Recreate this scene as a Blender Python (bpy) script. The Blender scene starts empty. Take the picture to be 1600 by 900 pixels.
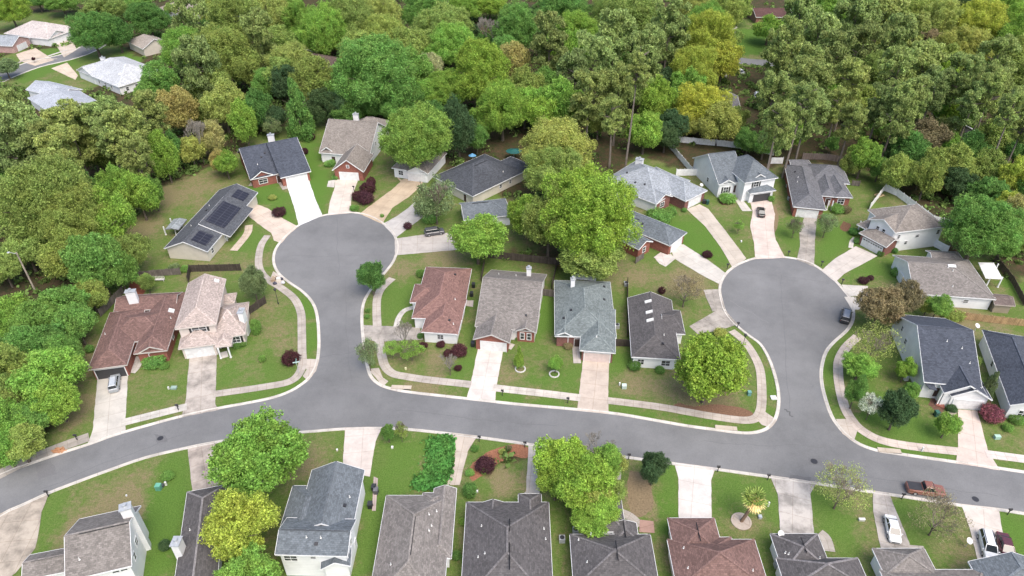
import bpy, bmesh, math, random
import numpy as np
from mathutils import Vector, Matrix
from mathutils.geometry import tessellate_polygon
C = bpy.context.scene.collection
R_ = math.radians
# ------------------------------------------------------------------ camera, sky, sun, exposure
H = 90.0; TH = R_(36.5); FPX = 1111.0          # drone 90 m up, looking 36.5 degrees down
cam_d = bpy.data.cameras.new('camera'); cam = bpy.data.objects.new('camera', cam_d); C.objects.link(cam)
cam_d.sensor_width = 36.0; cam_d.lens = 36.0*FPX/1600.0
cam_d.clip_start = 1.0; cam_d.clip_end = 9000.0
cam.location = (0, 0, H); cam.rotation_euler = (R_(90)-TH, 0, 0)
bpy.context.scene.camera = cam
SUN_EL = 58.0; SUN_AZ = 150.0                  # azimuth the light comes from, clockwise from +Y
world = bpy.data.worlds.new("World"); bpy.context.scene.world = world; world.use_nodes = True
wn = world.node_tree.nodes; wl = world.node_tree.links
for n in list(wn): wn.remove(n)
wo = wn.new('ShaderNodeOutputWorld'); wb = wn.new('ShaderNodeBackground'); ws = wn.new('ShaderNodeTexSky')
ws.sky_type = 'NISHITA'; ws.sun_disc = False
ws.sun_elevation = R_(SUN_EL); ws.sun_rotation = R_(SUN_AZ); ws.air_density = 1.0; ws.dust_density = 4.0; ws.ozone_density = 0.6
wb.inputs['Strength'].default_value = 0.15
wl.new(ws.outputs[0], wb.inputs[0]); wl.new(wb.outputs[0], wo.inputs[0])
sun_d = bpy.data.lights.new('sun', 'SUN'); sun = bpy.data.objects.new('sun', sun_d); C.objects.link(sun)
sun_d.energy = 1.3; sun_d.angle = R_(45); sun_d.color = (1.0, 0.96, 0.90)
az = R_(SUN_AZ); el = R_(SUN_EL)
sdir = Vector((math.sin(az)*math.cos(el), math.cos(az)*math.cos(el), math.sin(el)))
sun.rotation_euler = (-sdir).to_track_quat('-Z', 'Y').to_euler()
vs = bpy.context.scene.view_settings
vs.view_transform = 'Standard'; vs.look = 'None'; vs.gamma = 1.0; vs.use_curve_mapping = False
vs.exposure = 0.95

# ------------------------------------------------------------------ survey helper: photo point -> place on the ground (or at height z)
ST, CT = math.sin(TH), math.cos(TH)
def G(p, z=0.0):
    u = (p[0]-800.0)/FPX; v = (p[1]-450.0)/FPX
    zd = (H-z)/(ST+v*CT)
    return Vector((u*zd, zd*(CT-v*ST), z))
def px_per_m(p, z=0.0):
    v = (p[1]-450.0)/FPX
    return FPX*(ST+v*CT)/(H-z)
def project(P):
    d = P.y*CT+(H-P.z)*ST
    return (800+FPX*P.x/d, 450+FPX*((H-P.z)*CT-P.y*ST)/d)

# ------------------------------------------------------------------ materials
def new_mat(name, rough=0.8, spec=0.3):
    m = bpy.data.materials.new(name); m.use_nodes = True
    nt = m.node_tree; b = nt.nodes['Principled BSDF']
    b.inputs['Roughness'].default_value = rough
    b.inputs['Specular IOR Level'].default_value = spec
    return m, nt, b
def nd(nt, t, **kw):
    n = nt.nodes.new(t)
    for k, v in kw.items():
        if k.startswith('i_'):
            n.inputs[k[2:].replace('_', ' ')].default_value = v
        else: setattr(n, k, v)
    return n
def mixc(nt, a, b, fac, mode='MIX'):
    n = nt.nodes.new('ShaderNodeMix'); n.data_type = 'RGBA'; n.blend_type = mode
    for s, v in ((n.inputs[0], fac), (n.inputs[6], a), (n.inputs[7], b)):
        if hasattr(v, 'links') or hasattr(v, 'is_output'): nt.links.new(v, s)
        else: s.default_value = v if not isinstance(v, tuple) or len(v) == 4 else (*v, 1)
    return n.outputs[2]
def ramp(nt, src, pts):
    n = nt.nodes.new('ShaderNodeValToRGB'); cr = n.color_ramp
    while len(cr.elements) < len(pts): cr.elements.new(0.5)
    for e, (p, c) in zip(cr.elements, pts):
        e.position = p; e.color = (c, c, c, 1) if not isinstance(c, tuple) else (*c, 1)
    nt.links.new(src, n.inputs[0]); return n.outputs[0]
def noise(nt, vec, scale, detail=4, rough=0.6):
    n = nd(nt, 'ShaderNodeTexNoise'); n.inputs['Scale'].default_value = scale
    n.inputs['Detail'].default_value = detail; n.inputs['Roughness'].default_value = rough
    if vec is not None: nt.links.new(vec, n.inputs['Vector'])
    return n.outputs[0]
def objcol(nt): return nt.nodes.new('ShaderNodeObjectInfo').outputs['Color']
def worldpos(nt): return nt.nodes.new('ShaderNodeNewGeometry').outputs['Position']
def uvc(nt): return nt.nodes.new('ShaderNodeTexCoord').outputs['UV']
def scaled(nt, vec, s):
    n = nt.nodes.new('ShaderNodeMapping'); n.inputs['Scale'].default_value = s; nt.links.new(vec, n.inputs['Vector']); return n.outputs[0]
def bump(nt, b, h, strength=0.4, dist=0.05):
    n = nt.nodes.new('ShaderNodeBump'); n.inputs['Strength'].default_value = strength; n.inputs['Distance'].default_value = dist
    nt.links.new(h, n.inputs['Height']); nt.links.new(n.outputs[0], b.inputs['Normal'])
def lnk(nt, a, b): nt.links.new(a, b)
M = {}
def flat_mat(name, col, rough=0.6, spec=0.4, metal=0.0, var=0.08, scale=3.0):
    m, nt, b = new_mat(name, rough, spec); b.inputs['Metallic'].default_value = metal
    n = noise(nt, worldpos(nt), scale, 3)
    c = ramp(nt, n, [(0.3, tuple(x*(1-var) for x in col)), (0.7, tuple(min(1, x*(1+var)) for x in col))])
    lnk(nt, c, b.inputs['Base Color']); M[name] = m; return m
# object-colour driven generic paint
m, nt, b = new_mat('painted', 0.55, 0.4)
n = noise(nt, worldpos(nt), 1.3, 5); c = mixc(nt, objcol(nt), ramp(nt, n, [(0.3, 0.82), (0.7, 1.08)]), 1.0, 'MULTIPLY')
lnk(nt, c, b.inputs['Base Color']); M['paint'] = m
m, nt, b = new_mat('car_paint', 0.25, 0.5); b.inputs['Coat Weight'].default_value = 0.6; b.inputs['Coat Roughness'].default_value = 0.08
lnk(nt, mixc(nt, objcol(nt), ramp(nt, noise(nt, worldpos(nt), 2.0, 3), [(0.3, 0.9), (0.7, 1.05)]), 1.0, 'MULTIPLY'), b.inputs['Base Color']); M['car_paint'] = m
# shingles: u along the eave, v up the slope (metres)
m, nt, b = new_mat('shingles', 0.92, 0.15)
uv = uvc(nt)
br = nd(nt, 'ShaderNodeTexBrick'); br.inputs['Scale'].default_value = 1.0; br.inputs['Brick Width'].default_value = 0.42; br.inputs['Row Height'].default_value = 0.26
br.inputs['Mortar Size'].default_value = 0.012; br.inputs['Color1'].default_value = (1.25, 1.25, 1.25, 1); br.inputs['Color2'].default_value = (0.75, 0.75, 0.75, 1); br.inputs['Mortar'].default_value = (0.5, 0.6, 0.6, 1); br.inputs['Bias'].default_value = 0.0
lnk(nt, uv, br.inputs['Vector'])
st = noise(nt, scaled(nt, uv, (0.9, 0.12, 1)), 1.0, 5, 0.65)
bl = noise(nt, scaled(nt, worldpos(nt), (1, 1, 1)), 0.22, 4, 0.6)
gr = noise(nt, scaled(nt, uv, (1, 1.6, 1)), 3.2, 3, 0.8)
c = mixc(nt, objcol(nt), br.outputs[0], 0.85, 'MULTIPLY')
c = mixc(nt, c, ramp(nt, st, [(0.3, 0.88), (0.68, 1.06)]), 0.8, 'MULTIPLY')
c = mixc(nt, c, ramp(nt, bl, [(0.33, 0.86), (0.62, 1.05)]), 0.8, 'MULTIPLY')
c = mixc(nt, c, ramp(nt, gr, [(0.3, 0.72), (0.7, 1.30)]), 0.8, 'MULTIPLY')
lnk(nt, c, b.inputs['Base Color']); bump(nt, b, br.outputs[1], 0.3, 0.02); M['shingle'] = m
# siding
m, nt, b = new_mat('siding', 0.55, 0.35)
w = nd(nt, 'ShaderNodeTexWave'); w.wave_type = 'BANDS'; w.bands_direction = 'Y'; w.wave_profile = 'SAW'
w.inputs['Scale'].default_value = 0.8; lnk(nt, uvc(nt), w.inputs['Vector'])
c = mixc(nt, objcol(nt), ramp(nt, w.outputs[1], [(0.0, 0.80), (0.2, 1.0)]), 0.8, 'MULTIPLY')
c = mixc(nt, c, ramp(nt, noise(nt, worldpos(nt), 0.5, 5), [(0.3, 0.85), (0.65, 1.03)]), 0.8, 'MULTIPLY')
lnk(nt, c, b.inputs['Base Color']); M['siding'] = m
# brick
m, nt, b = new_mat('brickwork', 0.85, 0.2)
br = nd(nt, 'ShaderNodeTexBrick'); br.inputs['Scale'].default_value = 1.0; br.inputs['Brick Width'].default_value = 0.30; br.inputs['Row Height'].default_value = 0.11
br.inputs['Mortar Size'].default_value = 0.012; br.inputs['Color1'].default_value = (1.2, 1.1, 1.1, 1); br.inputs['Color2'].default_value = (0.7, 0.7, 0.7, 1); br.inputs['Mortar'].default_value = (1.5, 1.9, 2.1, 1)
lnk(nt, uvc(nt), br.inputs['Vector'])
c = mixc(nt, objcol(nt), br.outputs[0], 0.9, 'MULTIPLY')
c = mixc(nt, c, ramp(nt, noise(nt, worldpos(nt), 0.8, 4), [(0.3, 0.8), (0.7, 1.1)]), 0.8, 'MULTIPLY')
lnk(nt, c, b.inputs['Base Color']); M['brick'] = m
# glass, screens
m, nt, b = new_mat('window_glass', 0.08, 0.6); b.inputs['Base Color'].default_value = (0.03, 0.035, 0.04, 1)
n = ramp(nt, noise(nt, worldpos(nt), 0.8, 2), [(0.35, (0.015, 0.018, 0.02)), (0.7, (0.10, 0.105, 0.11))]); lnk(nt, n, b.inputs['Base Color']); M['glass'] = m
m, nt, b = new_mat('car_glass', 0.05, 0.7); b.inputs['Base Color'].default_value = (0.02, 0.025, 0.03, 1); M['car_glass'] = m
flat_mat('rubber', (0.02, 0.02, 0.02), 0.8); flat_mat('dark_metal', (0.03, 0.03, 0.035), 0.5); flat_mat('chrome', (0.55, 0.56, 0.58), 0.3, 0.5, 0.8)
flat_mat('pvc_white', (0.62, 0.62, 0.60), 0.5); flat_mat('galvanised', (0.42, 0.44, 0.46), 0.45, 0.5, 0.3, 0.15)
flat_mat('lamp_lens', (0.75, 0.75, 0.72), 0.2); flat_mat('tail_lens', (0.35, 0.02, 0.02), 0.3)
# concrete: object colour + joints in UV + stains
def concrete(name, joint, stain):
    m, nt, b = new_mat(name, 0.9, 0.2)
    uv = uvc(nt); wp = worldpos(nt)
    br = nd(nt, 'ShaderNodeTexBrick'); br.offset = 0.0; br.inputs['Scale'].default_value = 1.0; br.inputs['Brick Width'].default_value = joint[0]; br.inputs['Row Height'].default_value = joint[1]
    br.inputs['Mortar Size'].default_value = 0.035; br.inputs['Mortar Smooth'].default_value = 0.3
    br.inputs['Color1'].default_value = (1, 1, 1, 1); br.inputs['Color2'].default_value = (0.94, 0.93, 0.92, 1); br.inputs['Mortar'].default_value = (0.62, 0.56, 0.5, 1)
    lnk(nt, uv, br.inputs['Vector'])
    c = mixc(nt, objcol(nt), br.outputs[0], 0.8, 'MULTIPLY')
    c = mixc(nt, c, ramp(nt, noise(nt, wp, 0.35, 6, 0.65), [(0.34, 1-stain*1.3), (0.58, 1.03)]), 1.0, 'MULTIPLY')
    c = mixc(nt, c, ramp(nt, noise(nt, wp, 4.0, 4, 0.7), [(0.3, 0.92), (0.7, 1.05)]), 0.8, 'MULTIPLY')
    lnk(nt, c, b.inputs['Base Color']); M[name] = m
concrete('concrete', (3.0, 3.6), 0.14); concrete('concrete_old', (2.6, 3.4), 0.36); concrete('walk_concrete', (1.5, 100.0), 0.22); concrete('kerb_concrete', (3.0, 50.0), 0.2)
# asphalt
m, nt, b = new_mat('asphalt', 0.85, 0.25)
wp = worldpos(nt)
c = ramp(nt, noise(nt, wp, 0.05, 6, 0.6), [(0.32, (0.136, 0.138, 0.141)), (0.68, (0.192, 0.193, 0.195))])
c = mixc(nt, c, ramp(nt, noise(nt, wp, 6.0, 4, 0.8), [(0.3, 0.84), (0.7, 1.14)]), 0.9, 'MULTIPLY')
st = noise(nt, wp, 0.14, 6, 0.75)
c = mixc(nt, c, ramp(nt, st, [(0.36, 0.86), (0.6, 1.06)]), 0.8, 'MULTIPLY')
st = noise(nt, wp, 0.32, 5, 0.7)
c = mixc(nt, c, ramp(nt, st, [(0.26, 0.72), (0.36, 1.0)]), 0.5, 'MULTIPLY')
lnk(nt, c, b.inputs['Base Color']); M['asphalt'] = m
# ground: lawn / leaf litter / dry by painted attribute
m, nt, b = new_mat('ground_cover', 0.95, 0.1)
wp = worldpos(nt)
at = nd(nt, 'ShaderNodeAttribute', attribute_name='cover'); sp = nd(nt, 'ShaderNodeSeparateColor'); lnk(nt, at.outputs['Color'], sp.inputs[0])
n1 = noise(nt, wp, 0.11, 7, 0.62); n2 = noise(nt, wp, 0.45, 5, 0.7); n3 = noise(nt, wp, 5.0, 4, 0.8); n4 = noise(nt, wp, 1.6, 5, 0.75)
def math_(nt, op, a, b_, c_=None, clamp=False):
    n = nd(nt, 'ShaderNodeMath', operation=op); n.use_clamp = clamp
    for i, v in enumerate((a, b_, c_)):
        if v is None: continue
        if hasattr(v, 'is_output'): lnk(nt, v, n.inputs[i])
        else: n.inputs[i].default_value = v
    return n.outputs[0]
dry = math_(nt, 'MULTIPLY_ADD', n1, 2.6, -1.12)
dry = math_(nt, 'MULTIPLY_ADD', n2, 2.0, math_(nt, 'ADD', dry, -1.05))
dry = math_(nt, 'MULTIPLY_ADD', n4, 1.6, math_(nt, 'ADD', dry, -0.75))
dry = math_(nt, 'MULTIPLY_ADD', sp.outputs[2], 1.3, dry)
dry = math_(nt, 'MULTIPLY_ADD', sp.outputs[1], -0.75, math_(nt, 'ADD', dry, -0.04))
green = mixc(nt, (0.076, 0.128, 0.026), (0.115, 0.162, 0.044), ramp(nt, n4, [(0.3, 0.0), (0.7, 1.0)]))
lush = mixc(nt, green, (0.078, 0.155, 0.026), math_(nt, 'MULTIPLY', sp.outputs[1], 0.8, clamp=True))
tanc = mixc(nt, (0.155, 0.150, 0.066), (0.195, 0.158, 0.092), ramp(nt, n4, [(0.35, 0.0), (0.65, 1.0)]))
lawn = mixc(nt, lush, tanc, ramp(nt, dry, [(0.0, 0.0), (0.85, 1.0)]))
lit = mixc(nt, (0.036, 0.042, 0.018), (0.105, 0.062, 0.042), ramp(nt, math_(nt, 'MULTIPLY_ADD', n2, 0.6, math_(nt, 'MULTIPLY', n4, 0.5)), [(0.48, 0.0), (0.72, 1.0)]))
lf = math_(nt, 'MULTIPLY_ADD', n2, 0.9, math_(nt, 'MULTIPLY_ADD', sp.outputs[0], 1.9, -1.35), clamp=True)
c = mixc(nt, lawn, lit, lf)
c = mixc(nt, c, ramp(nt, n3, [(0.30, 0.52), (0.70, 1.50)]), 0.9, 'MULTIPLY')
lnk(nt, c, b.inputs['Base Color']); bump(nt, b, n3, 0.5, 0.12); M['ground'] = m
# foliage
def foliage(name, trans, var):
    m = bpy.data.materials.new(name); m.use_nodes = True; nt = m.node_tree
    for n in list(nt.nodes): nt.nodes.remove(n)
    out = nd(nt, 'ShaderNodeOutputMaterial'); geo = nd(nt, 'ShaderNodeNewGeometry')
    df = nd(nt, 'ShaderNodeBsdfDiffuse'); tr = nd(nt, 'ShaderNodeBsdfTranslucent'); mx = nd(nt, 'ShaderNodeMixShader'); mx.inputs[0].default_value = trans
    oc = objcol(nt)
    c = mixc(nt, oc, ramp(nt, geo.outputs['Random Per Island'], [(0.0, 1-var), (0.5, 1.0), (1.0, 1+var)]), 1.0, 'MULTIPLY')
    n = noise(nt, geo.outputs['Position'], 0.35, 3, 0.6)
    hsv = nd(nt, 'ShaderNodeHueSaturation'); lnk(nt, c, hsv.inputs['Color'])
    lnk(nt, ramp(nt, n, [(0.3, 0.485), (0.7, 0.512)]), hsv.inputs['Hue']); lnk(nt, ramp(nt, noise(nt, geo.outputs['Position'], 0.6, 3, 0.6), [(0.3, 0.70), (0.7, 1.14)]), hsv.inputs['Value'])
    vm = nd(nt, 'ShaderNodeVectorMath', operation='SCALE'); vm.inputs['Scale'].default_value = 2.15; lnk(nt, hsv.outputs[0], vm.inputs[0])
    lnk(nt, vm.outputs[0], df.inputs[0]); lnk(nt, vm.outputs[0], tr.inputs[0])
    lnk(nt, df.outputs[0], mx.inputs[1]); lnk(nt, tr.outputs[0], mx.inputs[2]); lnk(nt, mx.outputs[0], out.inputs[0]); M[name] = m
foliage('leaf', 0.45, 0.58)
m, nt, b = new_mat('bark', 0.95, 0.1)
lnk(nt, mixc(nt, objcol(nt), ramp(nt, noise(nt, scaled(nt, worldpos(nt), (3, 3, 0.7)), 1.5, 5), [(0.3, 0.6), (0.7, 1.25)]), 1.0, 'MULTIPLY'), b.inputs['Base Color']); M['bark'] = m
# weathered boards
m, nt, b = new_mat('fence_boards', 0.9, 0.15)
uv = uvc(nt)
br = nd(nt, 'ShaderNodeTexBrick'); br.offset = 0.0; br.inputs['Scale'].default_value = 1.0; br.inputs['Brick Width'].default_value = 0.28; br.inputs['Row Height'].default_value = 50.0
br.inputs['Mortar Size'].default_value = 0.02; br.inputs['Color1'].default_value = (1.15, 1.15, 1.15, 1); br.inputs['Color2'].default_value = (0.75, 0.75, 0.75, 1); br.inputs['Mortar'].default_value = (0.35, 0.35, 0.35, 1)
lnk(nt, uv, br.inputs['Vector'])
c = mixc(nt, objcol(nt), br.outputs[0], 0.8, 'MULTIPLY'); c = mixc(nt, c, ramp(nt, noise(nt, worldpos(nt), 0.9, 5), [(0.3, 0.65), (0.7, 1.2)]), 0.8, 'MULTIPLY')
lnk(nt, c, b.inputs['Base Color']); M['boards'] = m
# solar cells
m, nt, b = new_mat('solar_cells', 0.3, 0.35)
br = nd(nt, 'ShaderNodeTexBrick'); br.offset = 0.0; br.inputs['Scale'].default_value = 1.0; br.inputs['Brick Width'].default_value = 1.0; br.inputs['Row Height'].default_value = 1.65
br.inputs['Mortar Size'].default_value = 0.03; br.inputs['Color1'].default_value = (0.022, 0.022, 0.032, 1); br.inputs['Color2'].default_value = (0.018, 0.018, 0.027, 1); br.inputs['Mortar'].default_value = (0.11, 0.11, 0.12, 1)
lnk(nt, uvc(nt), br.inputs['Vector']); lnk(nt, br.outputs[0], b.inputs['Base Color']); M['solar'] = m

# ------------------------------------------------------------------ mesh builder
class MB:
    def __init__(s): s.v = []; s.f = []; s.uv = []
    def face(s, pts, uvs=None):
        i = len(s.v); pts = [Vector(p) for p in pts]; s.v += pts; s.f.append(tuple(range(i, i+len(pts))))
        if uvs is None:
            n = Vector((0, 0, 0))
            for k in range(len(pts)):
                a, b_ = pts[k], pts[(k+1) % len(pts)]; n += a.cross(b_)
            if n.length < 1e-9: n = Vector((0, 0, 1))
            n.normalize()
            if abs(n.z) > 0.98: U = (pts[1]-pts[0]); U.z = 0; U = U.normalized() if U.length > 1e-6 else Vector((1, 0, 0))
            else: U = Vector((0, 0, 1)).cross(n).normalized()
            V = n.cross(U)
            uvs = [(p.dot(U), p.dot(V)) for p in pts]
        s.uv += uvs
    def box(s, c, sx, sy, sz, ang=0.0, ux=None, taper=1.0):
        c = Vector(c); X = Vector((math.cos(ang), math.sin(ang), 0)) if ux is None else Vector(ux).normalized()
        Y = Vector((-X.y, X.x, 0)).normalized() if abs(X.z) < 0.99 else Vector((0, 1, 0)); Zv = X.cross(Y)
        s.obox(c, X*sx/2, Y*sy/2, Zv*sz/2, taper)
    def obox(s, c, X, Y, Zv, taper=1.0):
        c = Vector(c)
        p = {}
        for i in (-1, 1):
            for j in (-1, 1):
                for k in (-1, 1):
                    t = taper if k > 0 else 1.0
                    p[i, j, k] = c+X*i*t+Y*j*t+Zv*k
        for q in (((-1,-1,-1),(-1,1,-1),(1,1,-1),(1,-1,-1)), ((-1,-1,1),(1,-1,1),(1,1,1),(-1,1,1)), ((-1,-1,-1),(1,-1,-1),(1,-1,1),(-1,-1,1)),
                  ((1,1,-1),(-1,1,-1),(-1,1,1),(1,1,1)), ((1,-1,-1),(1,1,-1),(1,1,1),(1,-1,1)), ((-1,1,-1),(-1,-1,-1),(-1,-1,1),(-1,1,1))):
            s.face([p[x] for x in q])
    def bar(s, a, b_, w, h):
        a = Vector(a); b_ = Vector(b_); d = b_-a
        if d.length < 1e-5: return
        X = d.normalized(); up = Vector((0, 0, 1)) if abs(X.z) < 0.95 else Vector((0, 1, 0))
        Y = up.cross(X).normalized(); Zv = X.cross(Y)
        s.obox((a+b_)/2, d/2, Y*w/2, Zv*h/2)
    def tube(s, a, b_, r0, r1, n=8, cap=True):
        a = Vector(a); b_ = Vector(b_); X = (b_-a).normalized(); up = Vector((0, 0, 1)) if abs(X.z) < 0.9 else Vector((0, 1, 0))
        Y = up.cross(X).normalized(); Zv = X.cross(Y)
        ra = [a+(Y*math.cos(t)+Zv*math.sin(t))*r0 for t in [2*math.pi*k/n for k in range(n)]]
        rb = [b_+(Y*math.cos(t)+Zv*math.sin(t))*r1 for t in [2*math.pi*k/n for k in range(n)]]
        for k in range(n): s.face([ra[k], ra[(k+1) % n], rb[(k+1) % n], rb[k]])
        if cap: s.face(list(reversed(ra))); s.face(rb)
    def lathe(s, c, prof, n=12, sx=1.0, sy=1.0):
        c = Vector(c); rings = [[c+Vector((r*sx*math.cos(2*math.pi*k/n), r*sy*math.sin(2*math.pi*k/n), z)) for k in range(n)] for r, z in prof]
        for A_, B_ in zip(rings, rings[1:]):
            for k in range(n): s.face([A_[k], A_[(k+1) % n], B_[(k+1) % n], B_[k]])
        s.face(list(reversed(rings[0]))); s.face(rings[-1])
    def build(s, name, mat, parent=None, col=None, label=None, smooth=False, merge=False):
        me = bpy.data.meshes.new(name)
        off = Vector(parent_origin(parent)) if parent is not None else Vector((0, 0, 0))
        me.from_pydata([tuple(v-off) for v in s.v], [], s.f)
        ul = me.uv_layers.new(name='UVMap')
        if len(s.uv) == len(me.loops): ul.data.foreach_set('uv', np.array(s.uv, dtype=np.float32).ravel())
        if merge:
            bm = bmesh.new(); bm.from_mesh(me); bmesh.ops.remove_doubles(bm, verts=bm.verts, dist=1e-4); bmesh.ops.recalc_face_normals(bm, faces=bm.faces); bm.to_mesh(me); bm.free()
        me.materials.append(M[mat] if isinstance(mat, str) else mat)
        if smooth: me.polygons.foreach_set('use_smooth', [True]*len(me.polygons))
        me.update()
        o = bpy.data.objects.new(name, me); C.objects.link(o)
        if parent is not None: o.parent = parent
        if col is not None: o.color = (*col, 1)
        if label: o['label'] = label
        return o
ORIG = {}
def parent_origin(p):
    o = Vector((0, 0, 0)); q = p
    while q is not None: o += Vector(q.location); q = q.parent
    return o
LABELS = {}
def tag(o, label, cat, group=None):
    o['label'] = label; o['category'] = cat
    if group: o['group'] = group
    return o
def empty(name, loc, label, cat, group=None, rz=0.0):
    o = bpy.data.objects.new(name, None); C.objects.link(o); o.location = loc; o.rotation_euler = (0, 0, rz); o.empty_display_size = 0.5
    return tag(o, label, cat, group)
def copy_tree(o, parent=None):
    c = o.copy(); C.objects.link(c)
    if parent is not None: c.parent = parent
    for ch in o.children: copy_tree(ch, c)
    return c
def structure(o): o['kind'] = 'structure'; return o

# ================================================================== GROUND, ROADS, PATHS
def smooth_line(pts, n=3):
    """Catmull-Rom through world points"""
    out = []
    P = [pts[0]*2-pts[1]]+pts+[pts[-1]*2-pts[-2]]
    for i in range(1, len(P)-2):
        p0, p1, p2, p3 = P[i-1:i+3]
        for k in range(n):
            t = k/n
            out.append(0.5*((2*p1)+(p2-p0)*t+(2*p0-5*p1+4*p2-p3)*t*t+(3*p1-p0-3*p2+p3)*t**3))
    out.append(pts[-1]); return out
W_ = lambda L, z=0.0: [G(p, z) for p in L]
north_edge = [(-260,900),(-120,806),(0,745),(53,725),(101,708.5),(140,696),(179,682),(230,667),(288,651.5),(336,641),(380,633),(420,625),(448,616),(470,604),(487,589),(498,566),(501,533),(498,493),(490,471),(474,454),(455,441),(439,428),(431,414),
 (430,399),(436,384),(450,368),(468,353),(491,342),(517,335.5),(549,333),(576,338.5),(597,350),(611,363),(618,378),(618,393),(612,409),(599,426),(585,442),(574,457),(566,473),(563,493),(564,520),(567,547),(571,571),(577,589),(589,601),(608,609),(640,615),
 (693,621),(747,627),(800,633),(850,637.5),(901,642),(965,649),(1029,660),(1075,668),(1120,674),(1150,678),(1172,679),(1190,676),(1204,669),(1214,656),(1219,637),(1219,613),(1213,585),(1203,558),(1190,537),(1173,524),(1152,507),(1136,488),(1129,467),(1127,451),(1132,435),(1147,419),
 (1173,407),(1200,402.5),(1230,403.5),(1260,410),(1283,423),(1303,439),(1318,456),(1328,470),(1331,488),(1329,502),(1320,516),(1301,533),(1288,549),(1281,573),(1281,597),(1287,624),(1297,651),(1310,670),(1322,682),(1342,696),(1370,706),(1407,712),(1473,721.5),(1540,731),(1600,740),(1720,757),(1900,785)]
south_edge = [(-360,1080),(-200,940),(-90,860),(0,803),(32,788),(76,768),(120,751),(173,731.5),(227,713),(290,698),(336,689),(385,681),(432,676.5),(493,671.5),(539,668),(595,667),(640,669),(707,676),(747,681),(816,690.5),(845,695),(915,704),(981,712.5),(1051,722),(1120,731),(1220,745),(1276,753),(1367,767),(1412,773.5),(1500,787),(1559,793.5),(1600,800),(1720,818),(1900,846)]
NE = smooth_line(W_(north_edge)); SE_ = smooth_line(W_(south_edge))
def poly_sheet(name, pts, z, mat, col=None, thick=0.0):
    pts = [Vector((p.x, p.y, z)) for p in pts]
    me_pts = pts
    tris = tessellate_polygon([me_pts])
    mb = MB()
    # planar uv along the principal direction
    A_ = np.array([(p.x, p.y) for p in pts]); A_ = A_-A_.mean(0); ev, evec = np.linalg.eigh(A_.T@A_)
    d = evec[:, 1]; U = Vector((d[1], -d[0], 0)); V = Vector((d[0], d[1], 0)); umin = min(p.dot(U) for p in pts); umax = max(p.dot(U) for p in pts); uo = (umin+umax)/2
    for t in tris:
        q = [me_pts[i] for i in t]
        if (q[1]-q[0]).cross(q[2]-q[0]).z < 0: q.reverse()
        mb.face(q, [(p.dot(U)-uo, p.dot(V)) for p in q])
    if thick:
        n = len(pts)
        for i in range(n):
            a, b_ = pts[i], pts[(i+1) % n]; mb.face([a, b_, b_-Vector((0, 0, thick)), a-Vector((0, 0, thick))])
    return structure(mb.build(name, mat, None, col))
def ribbon(name, line, prof, mat, col=None, side=1):
    """extrude a cross profile [(offset, z)] along a world polyline; offset grows to the left of travel * side"""
    mb = MB(); rows = []; acc = 0; s_ = []
    for i, p in enumerate(line):
        a = line[max(0, i-1)]; b_ = line[min(len(line)-1, i+1)]; d = (b_-a); d.z = 0; d.normalize(); nrm = Vector((-d.y, d.x, 0))*side
        rows.append([Vector((p.x, p.y, 0))+nrm*o+Vector((0, 0, z)) for o, z in prof])
        if i: acc += (line[i]-line[i-1]).length
        s_.append(acc)
    for i in range(len(rows)-1):
        for k in range(len(prof)-1):
            q = [rows[i][k], rows[i+1][k], rows[i+1][k+1], rows[i][k+1]]; uvs = [(s_[i], prof[k][0]), (s_[i+1], prof[k][0]), (s_[i+1], prof[k+1][0]), (s_[i], prof[k+1][0])]
            if (q[1]-q[0]).cross(q[2]-q[0]).z < 0: q.reverse(); uvs.reverse()
            mb.face(q, uvs)
    return structure(mb.build(name, mat, None, col))
poly_sheet('road', NE+list(reversed(SE_)), 0.030, 'asphalt')
KERB = [(-0.02, 0.022), (0.28, 0.036), (0.34, 0.05), (0.42, 0.10), (0.60, 0.10), (0.62, 0.0)]
KCOL = (0.54, 0.51, 0.465)
ribbon('kerb', NE, KERB, 'kerb_concrete', KCOL, 1); ribbon('kerb', SE_, KERB, 'kerb_concrete', KCOL, -1)
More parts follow.
